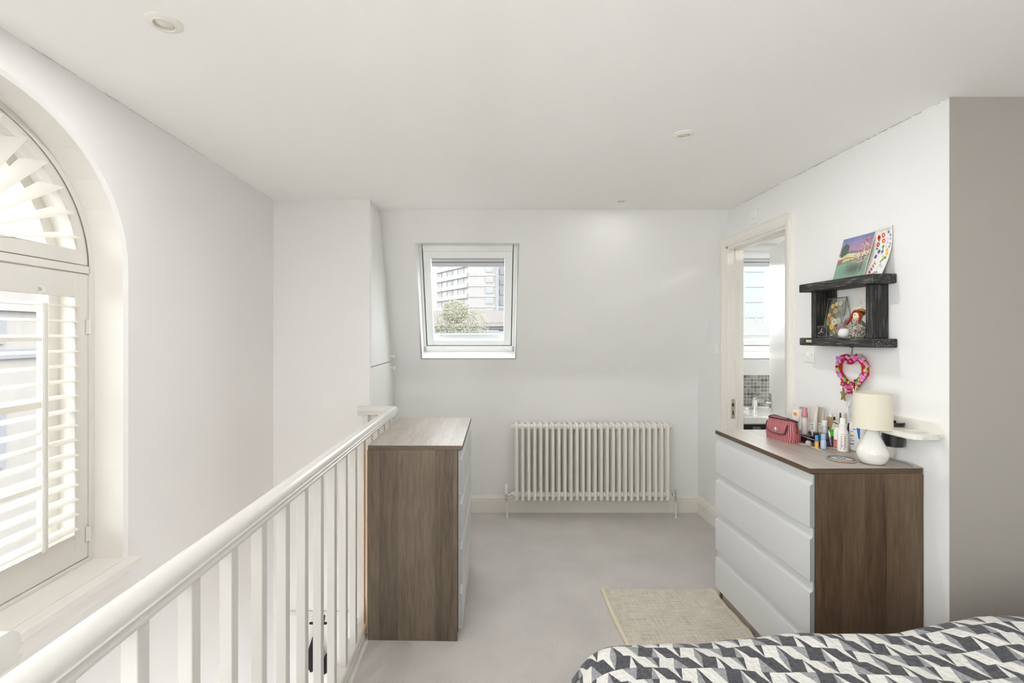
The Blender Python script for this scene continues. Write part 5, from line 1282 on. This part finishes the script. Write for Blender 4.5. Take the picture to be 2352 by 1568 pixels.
mb = W(t); mb.tube([(1.741, 1.930, 1.143), (1.744, 2.11, 1.143)], .008, 8); mb.tube([(1.765, 1.905, 1.146), (XR-.01, 1.918, 1.150)], .0105, 10); mb.build('arm_edge', M_BRK, t)
t = thing('black_cup', 'glossy black cup resting in the white wall bracket', 'cup', (H2c[0], H2c[1], 1.068))
mb = MB(); mb.lathe([(.034, 0), (.0405, .003), (.0402, .06), (.0385, .098), (.0405, .099), (.0415, .104), (.0405, .109), (.0385, .110), (.0375, .104), (.0355, .02), (0, .018)], n=40); mb.build('cup', mat('gloss_black', (.012, .011, .010, 1), .12), t)

# ------------------------------------------------------------------ bathroom beyond the doorway
mb = MB(); mb.box(XT, XRR, XT, YB, .001, .004); struct(mb, 'floor_bathroom', mat('bathroom_vinyl', s2l(120, 118, 114), .4))
tw = holder('wall_bathroom_tiled', (2.3, 4.115, 1.0))
mb = MB(); mb.box(-.31, 1.0, -.002, .012, -.35, .222); mb.build('grout_bed', mat('grey_grout', s2l(220, 222, 224), .8), tw)
tm = []
for c in ((150, 146, 136), (138, 136, 131), (160, 154, 140), (126, 124, 122), (104, 98, 96), (166, 166, 160), (140, 134, 120)):
    m0 = MB(); m0.box(-.0126, .0126, -.006, 0, -.0126, .0126, b=.0012); tm.append(m0.mesh('tile', mat('mosaic_%d' % c[0], s2l(*c), .25), smooth=False))
RT = random.Random(9)
for i in range(17):
    for j in range(12):
        obj('tile', tm[min(6, int(RT.triangular(0, 7, 1.2)))], tw, (-.21+.0305*i, 0, -.14+.0305*j))
t = thing('washbasin', 'white washbasin seen through the bathroom doorway', 'basin', (2.4, 3.88, .86))
W(t).box(2.0, 2.9, 3.655, 4.10, .862, .925, b=.01).build('slab', M_PLATE, t)
mb = W(t); mb.box(2.0, 2.9, 4.05, 4.108, .925, .94, b=.004); mb.build('upstand', M_PLATE, t)
t = thing('vanity_unit', 'dark vanity cabinet below the washbasin', 'cabinet', (2.4, 3.9, 0))
W(t).box(2.02, 2.88, 3.69, 4.10, .02, .858, b=.003).build('carcass', mat('dark_vanity', s2l(38, 38, 40), .35), t)
W(t).box(2.10, 2.16, 3.684, 3.690, .70, .84).build('door_edge', mat('vanity_grey', s2l(112, 112, 112), .4), t); W(t).box(2.2, 2.5, 3.68, 3.6895, .80, .815).build('handle', M_CHROME, t)
t = thing('basin_tap', 'chrome waterfall tap on the washbasin', 'tap', (2.285, 3.985, .925))
mb = MB(); mb.lathe([(.026, 0), (.026, .006), (.022, .008), (.022, .075), (.024, .078), (.024, .088), (0, .09)], n=24); mb.build('body', M_CHROME, t)
mb = MB(Matrix.Rotation(.35, 4, 'Z')); mb.box(.0, .085, -.022, .022, .066, .078, b=.003); mb.box(.01, .085, -.022, -.018, .078, .09, b=.001); mb.box(.01, .085, .018, .022, .078, .09, b=.001); mb.build('spout', M_CHROME, t)
mb = MB(Matrix.Rotation(.2, 4, 'Z') @ Matrix.Translation((0, 0, .09)) @ Matrix.Rotation(-.25, 4, 'Y')); mb.box(-.02, .075, -.012, .012, .012, .02, b=.003); mb.lathe([(.018, 0), (.018, .014)], n=18); mb.build('lever', M_CHROME, t)
t = thing('soap_dish', 'white soap dish on the basin near the door edge', 'dish', (2.405, 3.955, .9255)); MB().lathe([(.018, 0), (.02, .004), (.014, .02), (.03, .038), (.042, .046), (.042, .05), (.028, .044), (0, .04)], n=24).build('dish', M_PLATE, t)
t = thing('white_pot', 'small white pot at the left of the tap', 'pot', (2.205, 3.97, .9255)); MB().lathe([(.018, 0), (.02, .002), (.02, .022), (.017, .026), (0, .026)], n=20).build('pot', M_PLATE, t)

# ------------------------------------------------------------------ outside
M_GROUND = mat('street', s2l(120, 120, 120), .9, noise=.1, nscale=.5)
mb = MB(); mb.box(-160, 200, -120, 260, -7.2, -7.0); mb.build('ground', M_GROUND, kind='structure')
M_BRICK = mat('pink_brick', out(246, 240, 237), .9, noise=.03, nscale=3, spec=0); M_BAND = mat('concrete_band', out(247, 242, 239), .9, spec=0); M_WINF = mat('far_window_frame', out(252, 252, 252), .9, spec=0); M_WING = mat('far_window_glass', out(232, 234, 236), .9, spec=0); M_PIPE = mat('slate_pipe', out(222, 223, 229), .9, spec=0)
t = thing('tower_block', 'pale brick tower block seen through the skylight', 'building', (-3, 122, -7))
D0 = 118.0
def at2(x, y, d): return px(x, y, d)
z_top = 24.0
x_c = at2(1077, 0, D0)[0]; x_r = at2(1138, 0, D0)[0]; x_rr = at2(1190, 0, D0+6)[0]
W(t).box(x_c, x_r, D0, D0+18, -7, z_top).build('wall', M_BRICK, t, smooth=False)
W(t).box(x_r+.8, x_rr, D0+5, D0+20, -7, z_top).build('wall', M_BRICK, t, smooth=False)
W(t).box(x_r, x_r+.8, D0-.2, D0+18, -7, z_top).build('corner_pier', M_PIPE, t, smooth=False)
far = Vector((at2(1003, 0, 133)[0], 133, 0)); near = Vector((x_c, D0, 0)); dv = (far-near); nv_ = Vector((dv.y, -dv.x, 0)).normalized()
if nv_.y > 0: nv_ = -nv_
mb = W(t); mb.add([near+Vector((0,0,-7)), far+Vector((0,0,-7)), far+Vector((0,0,z_top)), near+Vector((0,0,z_top)), near-nv_*9+Vector((0,0,-7)), far-nv_*9+Vector((0,0,-7)), far-nv_*9+Vector((0,0,z_top)), near-nv_*9+Vector((0,0,z_top))], [(0,1,2,3), (4,7,6,5), (0,4,5,1), (1,5,6,2), (2,6,7,3), (3,7,4,0)]); mb.build('wing', M_BAND, t, smooth=False)
FH = 24.3*D0/FPX
zf = [EYE+(767-704.5)*D0/FPX+FH*k for k in range(-3, 6)]
for z in zf:
    W(t).box(x_c-.05, x_r+.05, D0-.18, D0, z+FH*.92, z+FH*1.0).build('floor_band', M_BAND, t, smooth=False)
    cx = at2(1124, 0, D0)[0]; f = W(t).box(cx-.95, cx+.95, D0-.22, D0-.02, z+FH*.30, z+FH*.86).build('window', M_WINF, t, smooth=False)
    for q in (-1, 1): W(t).box(cx+q*.45-.36, cx+q*.45+.36, D0-.26, D0-.2, z+FH*.38, z+FH*.80).build('pane', M_WING, f, smooth=False)
    f2 = W(t).box(at2(1153, 0, D0+5)[0]-.6, at2(1153, 0, D0+5)[0]+.6, D0+4.8, D0+5, z+FH*.3, z+FH*.8).build('window', M_WING, t, smooth=False)
    # balcony slab and windows on the receding wing
    a0, b0 = near+dv*.20, near+dv*1.0
    mb = W(t); vs = []
    for p_ in (near+dv*.02, far): vs += [p_+nv_*.5+Vector((0,0,z-FH*.16)), p_+Vector((0,0,z-FH*.16)), p_+Vector((0,0,z+FH*.26)), p_+nv_*.5+Vector((0,0,z+FH*.26))]
    mb.add(vs, [(0,1,2,3), (7,6,5,4), (0,4,5,1), (1,5,6,2), (2,6,7,3), (3,7,4,0)]); mb.build('balcony', M_BRICK, t, smooth=False)
    for q in range(5):
        p0_, p1_ = near+dv*(.14+.17*q), near+dv*(.14+.17*q+.11)
        mb = W(t); vs = [p0_+nv_*.1+Vector((0,0,z+FH*.26)), p1_+nv_*.1+Vector((0,0,z+FH*.26)), p1_+nv_*.1+Vector((0,0,z+FH*.8)), p0_+nv_*.1+Vector((0,0,z+FH*.8))]
        mb.add(vs, [(0,1,2,3)]); mb.build('window', M_WING if q % 2 == 0 else M_WINF, t, fix=False, smooth=False)
# railway bridge parapet beyond the tree
DB = 34.0; S_ = FPX/DB
t = thing('railway_bridge', 'long concrete bridge with boarded parapet beyond the tree', 'bridge', (0, DB, -7))
zz = lambda y: EYE+(767-y)/S_
M_BOARD = mat('weathered_boards', out(238, 229, 224), .9, noise=.03, spec=0)
W(t).box(-9, 6, DB, DB+.4, zz(748), zz(741)).build('deck_edge', mat('pale_concrete', out(240, 234, 229), .9, spec=0), t)
W(t).box(-9, 6, DB+.3, DB+6, zz(756), zz(749)).build('girder', mat('blue_grey_steel', out(208, 210, 218), .9, spec=0), t)
for px_ in (-8.5, -4, 1, 5.5): W(t).box(px_, px_+.6, DB+1, DB+2, -7, zz(756)).build('pier', M_BAND, t)
m0 = MB(); m0.box(-.085, .085, -.03, 0, zz(740), zz(713)); pm = m0.mesh('board', M_BOARD, smooth=False)
for i in range(56): obj('board', pm, t, (-5.0+.175*i, -.05, 7))
W(t).box(-9, 6, DB-.03, DB+.03, zz(706.5), zz(704)).build('top_rail', M_BAND, t)
for i in range(10): W(t).box(-8+1.4*i-.03, -8+1.4*i+.03, DB-.02, DB+.02, zz(741), zz(706)).build('post', M_BAND, t)
t = thing('flat_roof', 'grey flat roof below the bridge outside the skylight', 'roof', (0, 24, -7)); W(t).box(-6, 6, 23, 25, -7, EYE+(767-760)/(FPX/23.)).build('roof', mat('roof_felt', out(226, 228, 233), .9, spec=0), t)
# tree
t = thing('street_tree', 'pale green leafy tree outside the skylight', 'tree', (-1.3, 19.0, -6.72))
MB().tube([(0, 0, 0), (.1, 0, 3), (-.05, .1, 6), (0, 0, 8.2)], [.22, .18, .13, .06], 10).build('trunk', mat('bark', out(200, 195, 188), .9, spec=0), t)
mb = MB(); RL = random.Random(11)
for c in ((-.1, 0, 8.1, 1.25), (.55, .2, 8.6, .85), (-.7, .1, 8.0, .9), (.75, 0, 7.7, .9), (0, .3, 9.2, .55), (-.2, 0, 7.0, 1.4)):
    for i in range(2600):
        th, ph, rr = RL.uniform(0, 2*PI), math.acos(RL.uniform(-1, 1)), c[3]*1.06*RL.uniform(.3, 1)**.5
        P = Vector((c[0]+rr*math.sin(ph)*math.cos(th), c[1]+rr*math.sin(ph)*math.sin(th), c[2]+rr*math.cos(ph)*.9))
        d1 = Vector((RL.gauss(0, 1), RL.gauss(0, 1), RL.gauss(0, 1))).normalized(); d2 = d1.cross(Vector((RL.gauss(0, 1), RL.gauss(0, 1), RL.gauss(0, 1)))).normalized(); l = RL.uniform(.022, .040)
        mb.add([P-d1*l, P+d2*l*.6, P+d1*l, P-d2*l*.6], [(0,1,2,3)], 0 if RL.random() < .6 else 1)
o = mb.build('foliage', [mat('leaf_pale', out(253, 251, 226), .9, spec=0), mat('leaf_olive', out(248, 246, 218), .9, spec=0)], t, fix=False, smooth=False); o['kind'] = 'stuff'
# pale glass block seen through the bathroom skylight
t = thing('glass_block', 'pale blue glass building beyond the bathroom skylight', 'building', (48, 84, -7))
DG = 80.0
W(t).box(at2(1712, 0, DG)[0], at2(1756, 0, DG)[0], DG, DG+12, -7, 26).build('wall', mat('pale_teal_cladding', out(240, 248, 250), .9, spec=0), t, smooth=False)
for k in range(12): W(t).box(at2(1712, 0, DG)[0]-.1, at2(1756, 0, DG)[0]+.1, DG-.1, DG, -6+2.6*k, -5.6+2.6*k).build('floor_band', M_BAND, t, smooth=False)
t = thing('roof_terrace', 'white railed terrace outside the bathroom skylight', 'terrace', (16, 28, -7)); DR = 28.0
W(t).box(at2(1700, 0, DR)[0]-2, at2(1800, 0, DR)[0]+2, DR, DR+4, -7, EYE+(767-738)*DR/FPX).build('wall', mat('pale_render', out(246, 246, 242), .9, spec=0), t, smooth=False)
for y_ in (716, 724): W(t).box(at2(1715, 0, DR)[0], at2(1790, 0, DR)[0], DR-.062, DR-.032, EYE+(767-y_)*DR/FPX-.02, EYE+(767-y_)*DR/FPX+.02).build('rail', M_WINF, t, smooth=False)
for x_ in (1718, 1737, 1752, 1775): W(t).box(at2(x_, 0, DR)[0]-.025, at2(x_, 0, DR)[0]+.025, DR-.03, DR, EYE+(767-738)*DR/FPX, EYE+(767-(690 if x_ == 1752 else 715))*DR/FPX).build('post', M_WINF, t, smooth=False)
# terrace opposite the arched window
t = thing('warehouse', 'grey and buff building opposite the arched window', 'building', (-13, 12, -7))
XW = -13.0
W(t).box(XW-6, XW, -8, 32, -7, 3.2).build('wall', mat('buff_brick', out(238, 231, 225), .9, noise=.03, nscale=2, spec=0), t, smooth=False)
W(t).box(XW, XW+.15, -8, 32, 2.2, 2.5).build('parapet_band', M_BAND, t, smooth=False)
M_SLATE = mat('blue_slate', out(206, 208, 216), .9, spec=0)
W(t).box(XW, XW+.12, -8, 32, .9, 1.15).build('string_band', M_SLATE, t, smooth=False)
for k in range(9):
    f = W(t).box(XW, XW+.08, -6+4*k, -6+4*k+2.6, 1.3, 2.1).build('window', M_SLATE, t, smooth=False)
    f = W(t).box(XW, XW+.08, -6+4*k, -6+4*k+2.6, -2.0, -.4).build('window', M_SLATE, t, smooth=False)
